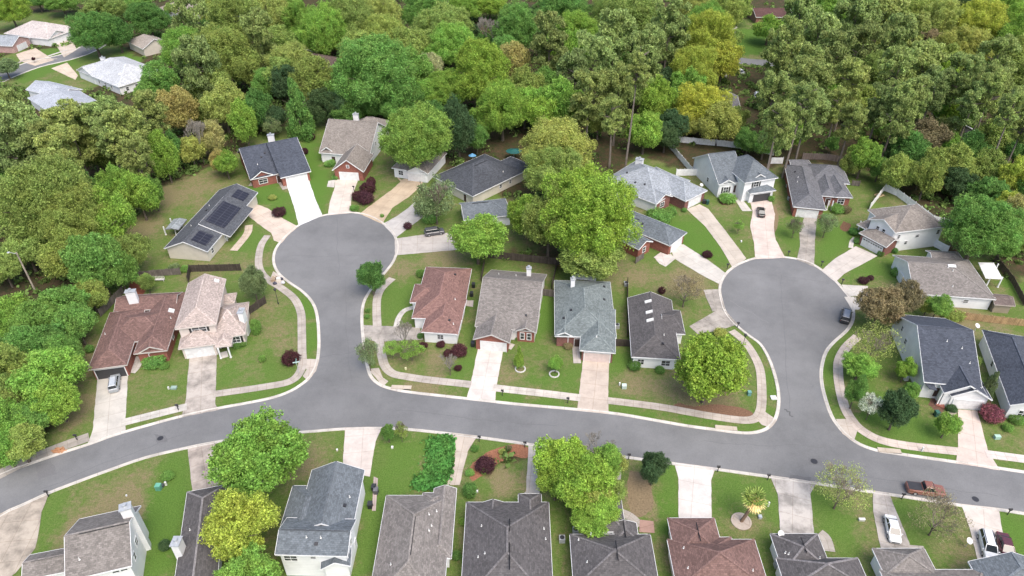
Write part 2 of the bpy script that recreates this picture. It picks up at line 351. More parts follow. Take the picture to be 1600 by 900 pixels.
# far street, top left and top right
far_st = W_([(-60,150),(0,121),(53,101),(100,90),(135,78),(165,58)]); ribbon('road', smooth_line(far_st), [(-4.0, .03), (4.0, .03)], 'asphalt')
ribbon('kerb', smooth_line(far_st), [(4.0, .03), (4.1, .1), (4.6, .1), (4.7, 0)], 'kerb_concrete', KCOL); ribbon('kerb', smooth_line(far_st), [(4.0, .03), (4.1, .1), (4.6, .1), (4.7, 0)], 'kerb_concrete', KCOL, -1)
ribbon('road', smooth_line(W_([(1120,88),(1150,94),(1190,98),(1260,100)])), [(-3.5, .03), (3.5, .03)], 'asphalt')
CC = (0.50, 0.475, 0.435); WH = (0.66, 0.655, 0.64); TN = (0.46, 0.37, 0.27); OLD = (0.36, 0.33, 0.295); MIDC = (0.42, 0.38, 0.34)
drives = [
 ([(153,588),(200,581),(196,664),(197,676),(136,696),(145,672)], CC, 'concrete'),
 ([(296.5,556),(339,554),(336.5,632),(342,640.5),(284,652),(290,627)], MIDC, 'concrete_old'),
 ([(372,314),(400,318.5),(419,326),(443,342),(466,354),(450,368),(440,380),(428,376),(424,364),(413,357),(400,347),(386,336),(376,338)], (0.53,.45,.38), 'concrete'),
 ([(447,286),(481,276),(492,309),(504,337),(467,353),(459,322)], (0.62,.62,.61), 'concrete'),
 ([(524,274),(562,275),(549,309),(548,333),(512,336.5),(515,317),(523,293)], (0.56,.5,.44), 'concrete'),
 ([(618,275),(628,281),(650,270),(663,272),(660,288),(640,307),(613,325),(597,350),(562,334),(587,315),(613,296),(626,284)], TN, 'concrete'),
 ([(648,316),(667,325),(660,340),(640,355),(618,372),(598,350),(620,338),(638,325)], (0.45,.43,.41), 'concrete'),
 ([(617,373),(667,366),(700,364),(714,373),(725,378),(722,390),(640,397),(617,399)], (0.42,.39,.36), 'concrete'),
 ([(566,508),(656,512),(661,531),(587,534),(567,529)], OLD, 'concrete_old'),
 ([(747,543),(787,544),(776,602),(773.5,629),(729,624),(736,597)], (0.58,.53,.49), 'concrete'),
 ([(911,563),(952,563),(950,624),(951,646.5),(902,641),(905,612)], (0.48,.41,.35), 'concrete'),
 ([(1077,510),(1123,483),(1134,486),(1153,507),(1125,516),(1090,522)], OLD, 'concrete_old'),
 ([(1099,453),(1122,452),(1128,467),(1133,483),(1113,487),(1103,465)], OLD, 'concrete_old'),
 ([(1046,384),(1068,382),(1107,407),(1135,428),(1127,446),(1093,428),(1053,404)], CC, 'concrete'),
 ([(1073,327),(1093,319),(1107,327),(1136,364),(1166,404),(1145,419),(1125,385),(1101,353)], (0.47,.42,.36), 'concrete'),
 ([(1172,315),(1205,313),(1211,335),(1209,355),(1212,375),(1227,403),(1180,405),(1178,380),(1172,353),(1176,332)], (0.56,.48,.43), 'concrete'),
 ([(1257,338),(1277,338),(1273,375),(1273,396),(1272,417),(1245,406),(1250,385),(1249,364)], OLD, 'concrete_old'),
 ([(1337,385),(1371,400),(1340,417),(1319,428),(1305,441),(1283,423),(1305,404)], (0.50,.46,.42), 'concrete'),
 ([(1315,445),(1356,447),(1356,463),(1326,463)], CC, 'concrete'),
 ([(1319,464),(1346,464),(1350,474),(1342,484),(1331,484)], CC, 'concrete'),
 ([(1497,640),(1527,642),(1543,703),(1562,735),(1493,724),(1497,697)], (0.55,.47,.42), 'concrete'),
 ([(-40,880),(0,803),(32,790),(78,769),(65,800),(60,835),(55,857),(25,895),(-30,940)], (0.40,.35,.29), 'concrete_old'),
 ([(293,699),(336,690),(342,757),(330,775),(301,770)], (0.40,.35,.31), 'concrete_old'),
 ([(539,669),(597,668),(587,690),(580,732),(578,745),(535,735)], (0.56,.5,.46), 'concrete'),
 ([(707,677),(746,682),(731,705),(718,758),(698,758),(711,721)], (0.46,.40,.34), 'concrete'),
 ([(826,693),(844,696),(843,772),(840,785),(808,780),(822,768)], (0.42,.39,.36), 'concrete'),
 ([(941,708),(972,712.5),(967,790),(985,812),(950,805),(947,750)], (0.38,.35,.32), 'concrete_old'),
 ([(1053,723),(1118,731.5),(1111,751),(1112,808),(1112,822),(1060,817),(1060,748)], (0.58,.54,.51), 'concrete'),
 ([(1203,743.5),(1276,754),(1266,772),(1272,836),(1272,846),(1220,842),(1215,772)], (0.45,.42,.39), 'concrete_old'),
 ([(1364,767),(1389,771),(1407,815),(1421,849),(1421,862),(1377,862),(1364,799)], (0.40,.37,.34), 'concrete_old'),
 ([(1501,788),(1560,794.5),(1567,833),(1580,875),(1530,885),(1513,820)], (0.54,.49,.44), 'concrete'),
 # far drives
 (list([(25,85),(55,75),(85,94),(55,103),(32,96)]), (0.50,.42,.34), 'concrete'),
 (list([(85,66),(110,55),(120,78),(100,90)]), (0.50,.43,.36), 'concrete'),
 (list([(80,107),(105,98),(122,118),(118,125)]), (0.54,.46,.37), 'concrete'),
 (list([(1138,45),(1152,42),(1150,60),(1146,88),(1136,86),(1134,60)]), (0.55,.5,.45), 'concrete'),
 # entry landings
 ([(513,283),(524,281),(522,293),(511,292)], CC, 'concrete'),
 ([(1022,402),(1048,397),(1056,404),(1040,417),(1030,412)], CC, 'concrete'),
 ([(1148,312),(1158,310),(1175,330),(1160,330)], CC, 'concrete'),
 ([(1338,463),(1346,452),(1330,455)], CC, 'concrete'),
]
rng = random.Random(5)
def rough(P, s=.05, step=.9):
    out = []
    for a, b_ in zip(P, P[1:]+P[:1]):
        n = max(1, int((b_-a).length/step)); nn = Vector((-(b_-a).y, (b_-a).x, 0)).normalized()
        for k in range(n): out.append(a.lerp(b_, k/n)+(nn*rng.uniform(-s, s) if k else Vector((0, 0, 0))))
    return out
for k, (pl, col, mt) in enumerate(drives):
    poly_sheet('driveway', rough(W_(pl)), 0.040+0.0007*k, mt, col, thick=0.02)
# sidewalks (1.5 m slabs) and house paths
walks = [
 ([(-60,772),(0,741),(35,723.5),(88,701.5),(139,683)], 2.1, OLD),
 ([(190,661),(240,648.5),(292,635.5)], 1.7, CC),
 ([(334,616),(378,610),(420,603.5),(448,598),(464,588.5),(472.5,571),(472,549),(471.5,512),(470,488),(460,467),(440,450.5),(420,438),(408,425),(404,408),(408,384),(418,368)], 1.6, (0.40,.36,.32)),
 ([(613,435),(597,450),(590,464),(588.5,483),(589.5,510)], 1.7, (0.42,.38,.34)),
 ([(592,530),(597,557),(602,573),(614,584),(634,588.5),(667,593.5),(736,601)], 1.7, (0.42,.38,.34)),
 ([(771,606),(800,609.5),(850,615),(907,622)], 1.7, (0.52,.48,.43)),
 ([(949,626),(1000,632),(1043,638),(1100,648.5),(1155,656.5),(1178,655),(1187,645),(1190,630),(1190,603),(1187,576),(1176,552),(1161,532),(1143,517)], 1.6, (0.44,.39,.34)),
 ([(1340,526),(1322,543),(1311,563),(1309.5,584),(1313,611),(1320,637),(1330,655),(1346,672),(1375,687.5),(1420,697),(1500,706)], 1.7, (0.53,.46,.41)),
 ([(1540,709.5),(1600,717.5),(1700,731)], 1.7, (0.55,.49,.45)),
 ([(619,511),(623,497),(632,485.5),(648,480)], 1.1, CC),
 ([(899,520),(900,545),(902,568)], 1.4, (0.46,.42,.38)),
 ([(205,583),(214,572),(219,556)], 1.5, CC),
 ([(345,556),(356,553)], 1.8, CC),
 ([(396,284),(391,291)], 1.0, OLD), ([(434,278),(446,296)], 1.4, OLD),
 ([(793,545),(799,537)], 1.5, CC),
 ([(365,392),(386,366),(389,352)], 1.8, (0.5,.42,.34)),
 ([(1329,388),(1331,378),(1336,372)], 1.0, CC),
 ([(1490,641),(1478,655),(1468,650)], 1.2, (0.5,.43,.36)),
 ([(968,800),(985,808),(1000,822)], 1.4, OLD),
 ([(1280,833),(1290,842),(1296,862)], 1.6, OLD),
 ([(1420,858),(1445,860)], 1.3, OLD),
 ([(18,103),(45,93),(90,92)], 1.0, OLD), ([(75,88),(105,78)], 1.2, CC),
]
for k, (pl, w_, col) in enumerate(walks):
    ribbon('sidewalk', smooth_line(W_(pl), 4), [(-w_/2, 0.03), (-w_/2+0.001, 0.072+0.0008*k), (w_/2-0.001, 0.072+0.0008*k), (w_/2, 0.03)], 'walk_concrete', col)
# corner ramps
for k, pl in enumerate([[(473,562),(484,561),(499,562),(494,580),(481,595),(473,588),(479,578)], [(587,590),(571,574),(575,577),(592,575),(598,590),(607,596),(598,605)], [(1190,640),(1203,649),(1214,657),(1204,669),(1190,664),(1183,656)], [(1306,655),(1330,655),(1340,672),(1334,690),(1316,678)], [(427,424),(420,441),(436,448),(447,436)]]):
    poly_sheet('sidewalk', W_(pl), 0.062+0.0005*k, 'concrete', (0.45,.40,.35))
for p, r in (((250.6,685), .5), ((1272,721), .55), ((1524,780), .5), ((688,642), .35), ((531,638), .4), ((1221,548), .4)):
    mb = MB(); q = G(p); mb.lathe((q.x, q.y, 0.028), [(r, 0), (r, 0.012), (r*.8, 0.012), (r*.75, 0.008)], 18)
    if p[0] in (250.6, 1272, 1524): tag(mb.build('manhole_cover', 'dark_metal'), {250.6: 'round dark manhole cover on the road by the long pale driveways at left', 1272: 'round manhole cover in the road mouth below the right cul-de-sac', 1524: 'round manhole cover in the road at the right edge of the photo'}[p[0]], 'manhole cover', 'manhole covers in the road')

m, nt, b = new_mat('mulch_material', 0.95, 0.1)
wp = worldpos(nt); lnk(nt, mixc(nt, objcol(nt), ramp(nt, noise(nt, wp, 3.5, 5, .8), [(.25, .45), (.75, 1.5)]), 1.0, 'MULTIPLY'), b.inputs['Base Color']); M['mulch'] = m
# painted cover attribute on one ground sheet
def pip(poly, X, Y):
    inside = np.zeros(X.shape, bool); n = len(poly); j = n-1
    for i in range(n):
        xi, yi = poly[i]; xj, yj = poly[j]
        cnd = ((yi > Y) != (yj > Y)) & (X < (xj-xi)*(Y-yi)/(yj-yi+1e-12)+xi); inside ^= cnd; j = i
    return inside
near = 1.3
xs = np.concatenate([-np.geomspace(3500, 215, 14), np.arange(-200, 200+near, near), np.geomspace(215, 3500, 14)])
ys = np.concatenate([[-400, -120, 0, 20], np.arange(34, 330, near), np.arange(332, 560, 5.0), np.geomspace(600, 4500, 12)])
X, Y = np.meshgrid(xs, ys)
rs = np.random.RandomState(3)
jx = X+rs.normal(0, 0.9, X.shape); jy = Y+rs.normal(0, 0.9, X.shape)
cov = np.zeros(X.shape+(3,), np.float32)
def P2(pl): return [(G(p).x, G(p).y) for p in pl]
def paint(ch, pl, val): 
    m_ = pip(P2(pl), jx, jy); cov[..., ch] = np.where(m_, val, cov[..., ch])
# woods (leaf litter): everything beyond the back gardens, then lawns cut out of it
forest = [(-900,-120),(2500,-120),(2500,300),(1600,440),(1555,430),(1550,405),(1480,385),(1455,345),(1385,288),(1340,262),(1255,258),(1205,262),(1120,270),(1060,268),(1000,240),(960,290),(960,400),(915,425),(783,405),(775,300),(720,300),(690,262),(640,225),(600,205),(590,190),(490,188),(400,215),(375,240),(300,275),(265,285),(205,330),(204,420),(160,470),(130,545),(95,600),(100,660),(60,690),(0,725),(-300,860),(-900,900)]
paint(0, forest, 1.0)
for pl in ([(395,212),(490,190),(500,235),(385,250)], [(30,80),(180,70),(225,95),(120,150),(0,130),(0,90)], [(1130,30),(1260,30),(1250,110),(1140,100)], [(0,20),(120,20),(120,60),(0,60)]): paint(0, pl, 0.15)
for pl in ([(560,230),(600,210),(640,240),(620,280)], [(775,300),(830,330),(840,395),(780,395)], [(1200,270),(1232,275),(1232,340),(1215,335)], [(430,740),(450,850),(520,900),(380,900)],[(232,436),(205,430),(200,455),(225,470)], [(1080,560),(1180,620),(1170,650),(1060,635),(1040,600)], [(870,740),(870,900),(900,900),(905,780)], [(1340,290),(1385,300),(1400,330),(1360,320)], [(855,410),(880,415),(875,460),(845,460)], [(780,402),(880,410),(880,455),(850,458),(840,430),(780,420)], [(985,730),(1025,745),(1020,800),(985,800)], [(375,440),(400,445),(400,475),(372,470)]): paint(0, pl, 0.62)
for pl in ([(1470,745),(1500,900),(1440,900)],[(738,690),(825,695),(822,722),(775,735),(755,755),(735,745)], [(800,690),(815,720),(840,800)]): pass
paint(0, [(745,735),(752,718),(775,703),(800,694),(826,700),(822,722),(800,724),(785,735),(770,752),(752,754)], 1.0)  # mulch bed
def blob(ch, p, r_px, val):
    q = G(p); r = r_px/px_per_m(p); d = np.hypot(jx-q.x, jy-q.y)/r; cov[..., ch] = np.maximum(cov[..., ch], np.clip(1.25-d, 0, 1)*val)
# lush strips along the kerbs, gardens near walls
for pl, v in (([(336,622),(420,609),(470,590),(478,583),(462,606),(425,620),(340,634)], 1), ([(475,455),(497,490),(500,560),(476,560),(476,500),(466,470)], 1), ([(775,614),(900,627),(900,640),(775,628)], .9), ([(952,636),(1060,648),(1190,660),(1180,674),(1060,660),(955,648)], 1), ([(1195,540),(1218,600),(1218,650),(1197,650),(1192,580)], .7),
   ([(1315,530),(1285,560),(1283,600),(1310,668),(1322,645),(1306,600),(1306,560),(1330,532)], .7), ([(1340,678),(1500,712),(1500,722),(1370,705)], .9), ([(295,706),(250,715),(265,780),(300,790)], .8), ([(215,760),(300,770),(290,900),(230,900)], .9), ([(60,800),(80,775),(110,765),(80,860),(60,870)], .6),
   ([(485,200),(520,290),(500,335),(455,280)], 1), ([(395,290),(440,285),(465,350),(440,350),(380,300)], .9), ([(840,460),(875,465),(870,530),(835,530)], .9), ([(955,540),(990,545),(985,585),(955,590)], .8), ([(810,580),(905,570),(905,610),(840,605)], .7), ([(690,440),(735,450),(720,520),(715,540)], .4), ([(720,560),(750,545),(735,592),(700,590)], .8),
   ([(595,675),(705,680),(712,720),(695,760),(640,770),(600,760)], .7), ([(565,740),(620,745),(600,900),(550,900)], .7), ([(1035,725),(1060,727),(1060,850),(1030,850)], 1), ([(1115,735),(1210,750),(1212,800),(1115,800)], .6), ([(1265,765),(1300,765),(1370,850),(1280,850)], .6), ([(1385,775),(1410,780),(1440,850),(1500,880),(1430,860)], .7), ([(1560,800),(1640,815),(1640,900),(1575,900)], 1),
   ([(1040,335),(1075,345),(1135,420),(1060,390)], 1), ([(1075,340),(1100,340),(1140,400),(1130,415)],.9), ([(1205,330),(1250,350),(1245,400),(1215,370)], .5), ([(1280,345),(1340,350),(1330,385),(1280,415)], .8), ([(1310,420),(1400,400),(1470,400),(1410,440),(1310,445)], .6), ([(1540,420),(1600,440),(1600,470)], 1), ([(1330,640),(1350,600),(1420,640),(1490,690),(1390,680)], .8), ([(220,130),(300,100),(230,70),(180,90)], .9),
   ([(330,560),(345,600),(430,600),(430,540),(400,500)], .5), ([(75,75),(130,70),(150,60),(120,100),(40,130),(20,130)], .8), ([(1145,45),(1200,45),(1200,85),(1148,85)], 1),
   ([(600,430),(660,450),(620,500),(600,490)], .5), ([(385,345),(420,370),(400,400),(355,405)], .5)):
    paint(1, pl, v)
for p, r, v in (((185,800),60,.9), ((130,830),50,.8), ((700,740),35,.7), ((780,745),30,.9), ((1000,780),30,1), ((1090,620),60,.9), ((1000,600),40,.5), ((1130,600),35,.8), ((620,420),40,.7), ((690,400),40,.8), ((250,300),60,.8), ((300,290),50,.7), ((230,350),40,.8), ((150,560),45,.9), ((120,640),40,.8), ((240,640),22,.6), ((460,730),45,.8), ((640,560),45,.4), ((680,565),30,.6), ((660,607),30,.8), ((1340,640),20,.3), ((1010,430),45,.6), ((1080,440),45,.9), ((980,440),30,.5), ((1150,320),40,.3), ((1260,260),60,.5), ((1500,500),60,.8), ((1430,520),40,.3), ((1050,860),25,.5), ((430,510),50,.3), ((440,540),40,.3), ((1210,330),16,1), ((1320,770),40,.3), ((800,590),40,.4), ((850,590),40,.3), ((1330,430),35,.5), ((200,560),30,.3), ((380,560),45,.35), ((640,720),35,.35), ((310,430),40,.3), ((350,380),40,.4), ((1170,830),40,.4), ((1460,860),40,.2), ((60,520),60,.4), ((30,470),40,.8)):
    blob(2, p, r, v)
rd = pip([(p.x, p.y) for p in NE+list(reversed(SE_))], X, Y); 
for _ in range(1):
    c2 = cov.copy(); c2[1:-1, 1:-1] = (cov[1:-1, 1:-1]*4+cov[:-2, 1:-1]+cov[2:, 1:-1]+cov[1:-1, :-2]+cov[1:-1, 2:])/8; cov = c2
ny_, nx_ = X.shape
me = bpy.data.meshes.new('ground')
vv = np.stack([X, Y, np.zeros_like(X)], -1).reshape(-1, 3)
idx = np.arange(nx_*ny_).reshape(ny_, nx_)
ff = np.stack([idx[:-1, :-1], idx[:-1, 1:], idx[1:, 1:], idx[1:, :-1]], -1).reshape(-1, 4)
me.vertices.add(len(vv)); me.vertices.foreach_set('co', vv.ravel())
me.loops.add(ff.size); me.loops.foreach_set('vertex_index', ff.ravel()); me.polygons.add(len(ff)); me.polygons.foreach_set('loop_start', np.arange(0, ff.size, 4))
me.update(calc_edges=True)
ca = me.color_attributes.new('cover', 'FLOAT_COLOR', 'POINT'); ca.data.foreach_set('color', np.concatenate([cov.reshape(-1, 3), np.ones((len(vv), 1), np.float32)], 1).astype(np.float32).ravel())
me.materials.append(M['ground']); go = bpy.data.objects.new('ground', me); C.objects.link(go); structure(go)
def in_forest(x, y, pad=0):
    j = int(np.searchsorted(xs, x)); i = int(np.searchsorted(ys, y))
    if i <= 0 or j <= 0 or i >= ny_ or j >= nx_: return False
    return cov[i, j, 0] > 0.8

def mulch(pts, col, z=.006):
    L = smooth_line(W_(pts)+[G(pts[0])], 5)[:-1]; rr_ = random.Random(len(pts)); return poly_sheet('mulch_bed', [p+Vector((rr_.uniform(-.12, .12), rr_.uniform(-.12, .12), 0)) for p in L], z, 'mulch', col)
mulch([(738,752),(760,740),(782,722),(800,712),(822,716),(828,702),(812,694),(790,697),(768,704),(748,716),(735,728),(733,744)], (.25,.115,.07), .008)
mulch([(1040,640),(1060,630),(1085,635),(1120,632),(1160,638),(1178,648),(1150,653),(1100,645)], (.17,.10,.065), .007)
0 and mulch([(985,600),(1030,590),(1060,600),(1075,625),(1040,632),(1000,620)], (.15,.11,.06), .008)
mulch([(205,440),(225,436),(228,452),(216,465),(200,458)], (.20,.07,.045), .009)
mulch([(1200,330),(1212,322),(1216,345),(1208,365)], (.20,.15,.09), .007)
mulch([(1450,632),(1462,615),(1478,618),(1470,648)], (.13,.075,.055), .008)
mulch([(1522,705),(1530,672),(1572,668),(1578,690),(1545,715)], (.16,.085,.065), .009) if False else None
mulch([(985,735),(1012,745),(1020,790),(1000,808),(985,800),(980,760)], (.19,.145,.09), .007)
mulch([(1318,345),(1330,352),(1322,362),(1312,356)], (.14,.08,.05), .007)
mulch([(1121,310),(1146,308),(1148,316),(1128,320)], (.12,.06,.045), .007)

# crack seals, old patches and drip stains on the asphalt
m, nt, b = new_mat('road_patch', 0.85, 0.25); wp = worldpos(nt); lnk(nt, mixc(nt, objcol(nt), ramp(nt, noise(nt, wp, 5.0, 4, .8), [(.3, .85), (.7, 1.12)]), 1.0, 'MULTIPLY'), b.inputs['Base Color']); M['road_patch'] = m
rk = random.Random(21)
def wander(a, b_, n=14, s=.25):
    A_, B_ = G(a), G(b_); nn = Vector((-(B_-A_).y, (B_-A_).x, 0)).normalized(); o = 0; out = []
    for k in range(n+1): o = o*.7+rk.uniform(-s, s); out.append(A_.lerp(B_, k/n)+nn*o)
    return out
for k, (a, b_, w_, c) in enumerate([((575,545),(500,560),.035,.115),((60,765),(300,672),.035,.12),((620,640),(870,668),.035,.12),((1140,470),(1200,505),.05,.20),((1160,425),(1290,440),.03,.12),((455,400),(600,400),.03,.12),((525,340),(530,430),.03,.12),((1285,700),(1100,690),.03,.12),((1300,740),(1560,775),.035,.12),((1225,640),(1240,650),.12,.10),((540,440),(548,600),.03,.125),((1220,430),(1235,640),.03,.125)]):
    ribbon('crack_seal', wander(a, b_), [(-w_, .0325+.0002*k), (w_, .0325+.0002*k)], 'road_patch', (c, c, c*1.02))
for k, (pl, c) in enumerate([([(1235,742),(1268,746),(1266,752),(1233,748)], .115), ([(240,678),(258,680),(262,690),(246,692)], .135), ([(1262,715),(1282,716),(1284,727),(1264,726)], .125), ([(530,606),(585,611),(583,616),(528,611)], .158), ([(55,728),(80,720),(90,740),(60,750)], .142)]):
    poly_sheet('road_patch', rough(W_(pl), .15, .5), .0312+.0002*k, 'road_patch', (c, c, c*1.03))

# ================================================================== HOUSES
NAVY=(.066,.074,.094); CHAR=(.068,.073,.084); TAUPE=(.215,.190,.170); LGREY=(.27,.29,.315); GREEN=(.158,.180,.180); BROWN=(.165,.102,.090)
RED=(.205,.120,.105); PINK=(.38,.315,.285); DARK=(.100,.093,.094); SLATE=(.130,.146,.162); MGREY=(.135,.135,.145); PALE=(.36,.37,.40); BLUEG=(.17,.20,.22); WARM=(.190,.172,.160)
WHITE=(.74,.745,.75); CREAM=(.56,.52,.45); BR=(.235,.088,.064); BRD=(.19,.085,.07); BEIGE=(.62,.55,.50); PINKW=(.40,.25,.22)
OV = 0.42
class Wing: pass
def make_wing(spec, i):
    """spec: A, B eave corners in the photo at height z; depth from C (beyond B), D (beyond A), R/RA (ridge point over B/A end) or metres"""
    w = Wing(); z = spec.get('z', 2.9)+0.014*i; w.z = z; w.pitch = spec.get('p', 0.5)
    A = G(spec['A'], z); B = G(spec['B'], z); L = (B-A).length; u = (B-A).normalized(); v = Vector((-u.y, u.x, 0))
    if spec.get('sq'): v = (G(spec['D'], z)-A).normalized(); u = Vector((v.y, -v.x, 0)); L = (B-A).dot(u); B = A+u*L
    if 'C' in spec: d = (G(spec['C'], z)-B).dot(v)
    elif 'D' in spec: d = (G(spec['D'], z)-A).dot(v)
    elif 'R' in spec or 'RA' in spec:
        base, tgt = (B, spec['R']) if 'R' in spec else (A, spec['RA'])
        lo, hi = 1.0, 40.0
        for _ in range(40):
            d = (lo+hi)/2; P = base+v*d/2; P.z = z+w.pitch*d/2
            if project(P)[1] > tgt[1]: lo = d
            else: hi = d
    else: d = spec['d']
    d = max(d, 1.5)
    w.A, w.B, w.u, w.v, w.L, w.d = A, B, u, v, L, d
    r = spec.get('r', 'v'); w.r = r; e = spec.get('e', 'hh')
    if r == 'u': O, e1, e2, L1, L2 = A, u, v, L, d
    else: O, e1, e2, L1, L2 = B, v, -u, d, L
    w.O, w.e1, w.e2, w.L1, w.L2 = O, e1, e2, L1, L2
    h = w.pitch*L2/2; w.h = h
    i0 = 0.0 if e[0] == 'g' else min(L2/2, L1/2-0.02); i1 = 0.0 if e[1] == 'g' else min(L2/2, L1/2-0.02)
    pt = lambda a, b_, zz: O+e1*a+e2*b_+Vector((0, 0, zz))
    c0, c1, c2, c3 = pt(0, 0, 0), pt(L1, 0, 0), pt(L1, L2, 0), pt(0, L2, 0); r0, r1 = pt(i0, L2/2, h), pt(L1-i1, L2/2, h)
    w.c = (c0, c1, c2, c3); w.rr = (r0, r1); w.e = e
    w.faces = [[c0, c1, r1, r0], [c2, c3, r0, r1]]
    w.faces.append([c1, c2, r1] if e[1] == 'h' else None); w.faces.append([c3, c0, r0] if e[0] == 'h' else None)
    w.faces = [f for f in w.faces if f]
    bd = [(c0, c1), (c2, c3)]
    bd += [(c1, c2)] if e[1] == 'h' else [(c1, r1), (r1, c2)]
    bd += [(c3, c0)] if e[0] == 'h' else [(c3, r0), (r0, c0)]
    w.bd = bd; w.caps = [(r0, r1)]
    if e[0] == 'h': w.caps += [(c0, r0), (c3, r0)]
    if e[1] == 'h': w.caps += [(c1, r1), (c2, r1)]
    return w
def slope_frame(w, side):
    """side 0: slope on c0-c1, 1: slope on c2-c3; returns origin, along, up-slope, normal, slope length"""
    if side == 0: o, al, ins = w.c[0], w.e1, w.e2
    else: o, al, ins = w.c[3], w.e1, -w.e2
    up = (ins+Vector((0, 0, w.pitch))).normalized(); n = al.cross(up)
    if n.z < 0: n = -n
    return o, al, up, n, math.hypot(w.L2/2, w.h)
def wall_pt(w, side, t, z, out=0.0):
    A, B, u, v, L, d = w.A, w.B, w.u, w.v, w.L, w.d
    i = OV+w.inset
    if side == 'F': p = A+u*(i+(L-2*i)*t)+v*i; n = -v; al = u
    elif side == 'R': p = B-u*i+v*(i+(d-2*i)*t); n = u; al = v
    elif side == 'L': p = A+u*i+v*(i+(d-2*i)*t); n = -u; al = -v
    else: p = A+u*(i+(L-2*i)*t)+v*(d-i); n = v; al = -u
    return Vector((p.x, p.y, z))+n*out, n, al
def opening(root, w, side, t, wd, ht, z0, kind, col=None):
    c, n, al = wall_pt(w, side, t, z0+ht/2)
    Z = Vector((0, 0, 1))
    if kind in ('garage', 'garage_dark'):
        mb = MB(); mb.obox(c+n*0.02, al*wd/2, n*0.05, Z*ht/2)
        for k in range(1, 4): mb.obox(c+n*0.075+Z*(ht*(k/4-0.5)), al*(wd/2-0.1), n*0.006, Z*0.025)
        g = mb.build('garage_door', 'paint', root, col or ((.66,.66,.66) if kind == 'garage' else (.05,.05,.055)))
        mb = MB()
        for s_ in (-1, 1): mb.obox(c+n*0.05+al*s_*(wd/2+0.07), al*0.07, n*0.07, Z*ht/2)
        mb.obox(c+n*0.05+Z*(ht/2+0.07), al*(wd/2+0.14), n*0.07, Z*0.07); mb.build('door_frame', 'paint', g, WHITE)
        if w.lights:
            mb = MB()
            for k in range(8): mb.obox(c+n*0.08+al*wd*((k+.5)/8-.5)+Z*(ht*0.36), al*wd*0.045, n*0.012, Z*0.12)
            mb.build('door_window', 'glass', g)
    elif kind == 'door':
        mb = MB(); mb.obox(c+n*0.03, al*wd/2, n*0.05, Z*ht/2); dd = mb.build('front_door', 'paint', root, col or (.06,.035,.03))
        mb = MB(); mb.obox(c+n*0.04+Z*(ht/2+.05), al*(wd/2+.1), n*.05, Z*.05)
        for s_ in (-1, 1): mb.obox(c+n*0.04+al*s_*(wd/2+.05), al*.05, n*.05, Z*ht/2)
        mb.build('door_frame', 'paint', dd, WHITE)
    else:
        mb = MB()
        for s_ in (-1, 1):
            mb.obox(c+n*0.03+al*s_*(wd/2), al*0.06, n*0.05, Z*(ht/2+.06)); mb.obox(c+n*0.03+Z*s_*ht/2, al*(wd/2-.06), n*0.05, Z*0.06)
        mb.obox(c+n*0.03, al*(wd/2-.06), n*0.045, Z*0.03)
        if wd > 1.1: mb.obox(c+n*0.032, al*0.03, n*0.045, Z*(ht/2-.06))
        f = mb.build('window', 'paint', root, WHITE)
        mb = MB(); mb.obox(c+n*0.01, al*(wd/2-.06), n*0.03, Z*(ht/2-.06)); mb.build('pane', 'glass', f)
        if kind == 'shut':
            for s_ in (-1, 1):
                mb = MB(); mb.obox(c+n*0.04+al*s_*(wd/2+0.28), al*0.2, n*0.03, Z*ht/2); mb.build('shutter', 'paint', f, col or (.03,.03,.03))
def chimney(root, p, ztop, sx=1.1, sy=0.9, col=WHITE, zb=2.0, mat='siding', ang=0.0, cap=True):
    q = G(p, ztop); mb = MB(); mb.box((q.x, q.y, (zb+ztop)/2), sx, sy, ztop-zb, ang); ch = mb.build('chimney', mat, root, col)
    mb = MB(); mb.box((q.x, q.y, ztop+0.04), sx+.24, sy+.24, 0.12, ang); mb.lathe((q.x, q.y, ztop+.1), [(.2, 0), (.2, .35), (.3, .4), (.3, .46)], 8); mb.build('chimney_cap', 'galvanised', ch)
def slab(root, name, pts, z, th, mat, col, tilt=None):
    q = [G(p, zz) for p, zz in zip(pts, z if isinstance(z, (list, tuple)) else [z]*len(pts))]
    mb = MB()
    n = (q[1]-q[0]).cross(q[2]-q[0])
    if n.z < 0: q.reverse()
    dn = Vector((0, 0, th)); mb.face(q); mb.face([p-dn for p in reversed(q)])
    for i in range(len(q)): mb.face([q[i]-dn, q[(i+1) % len(q)]-dn, q[(i+1) % len(q)], q[i]])
    return mb.build(name, mat, root, col), q
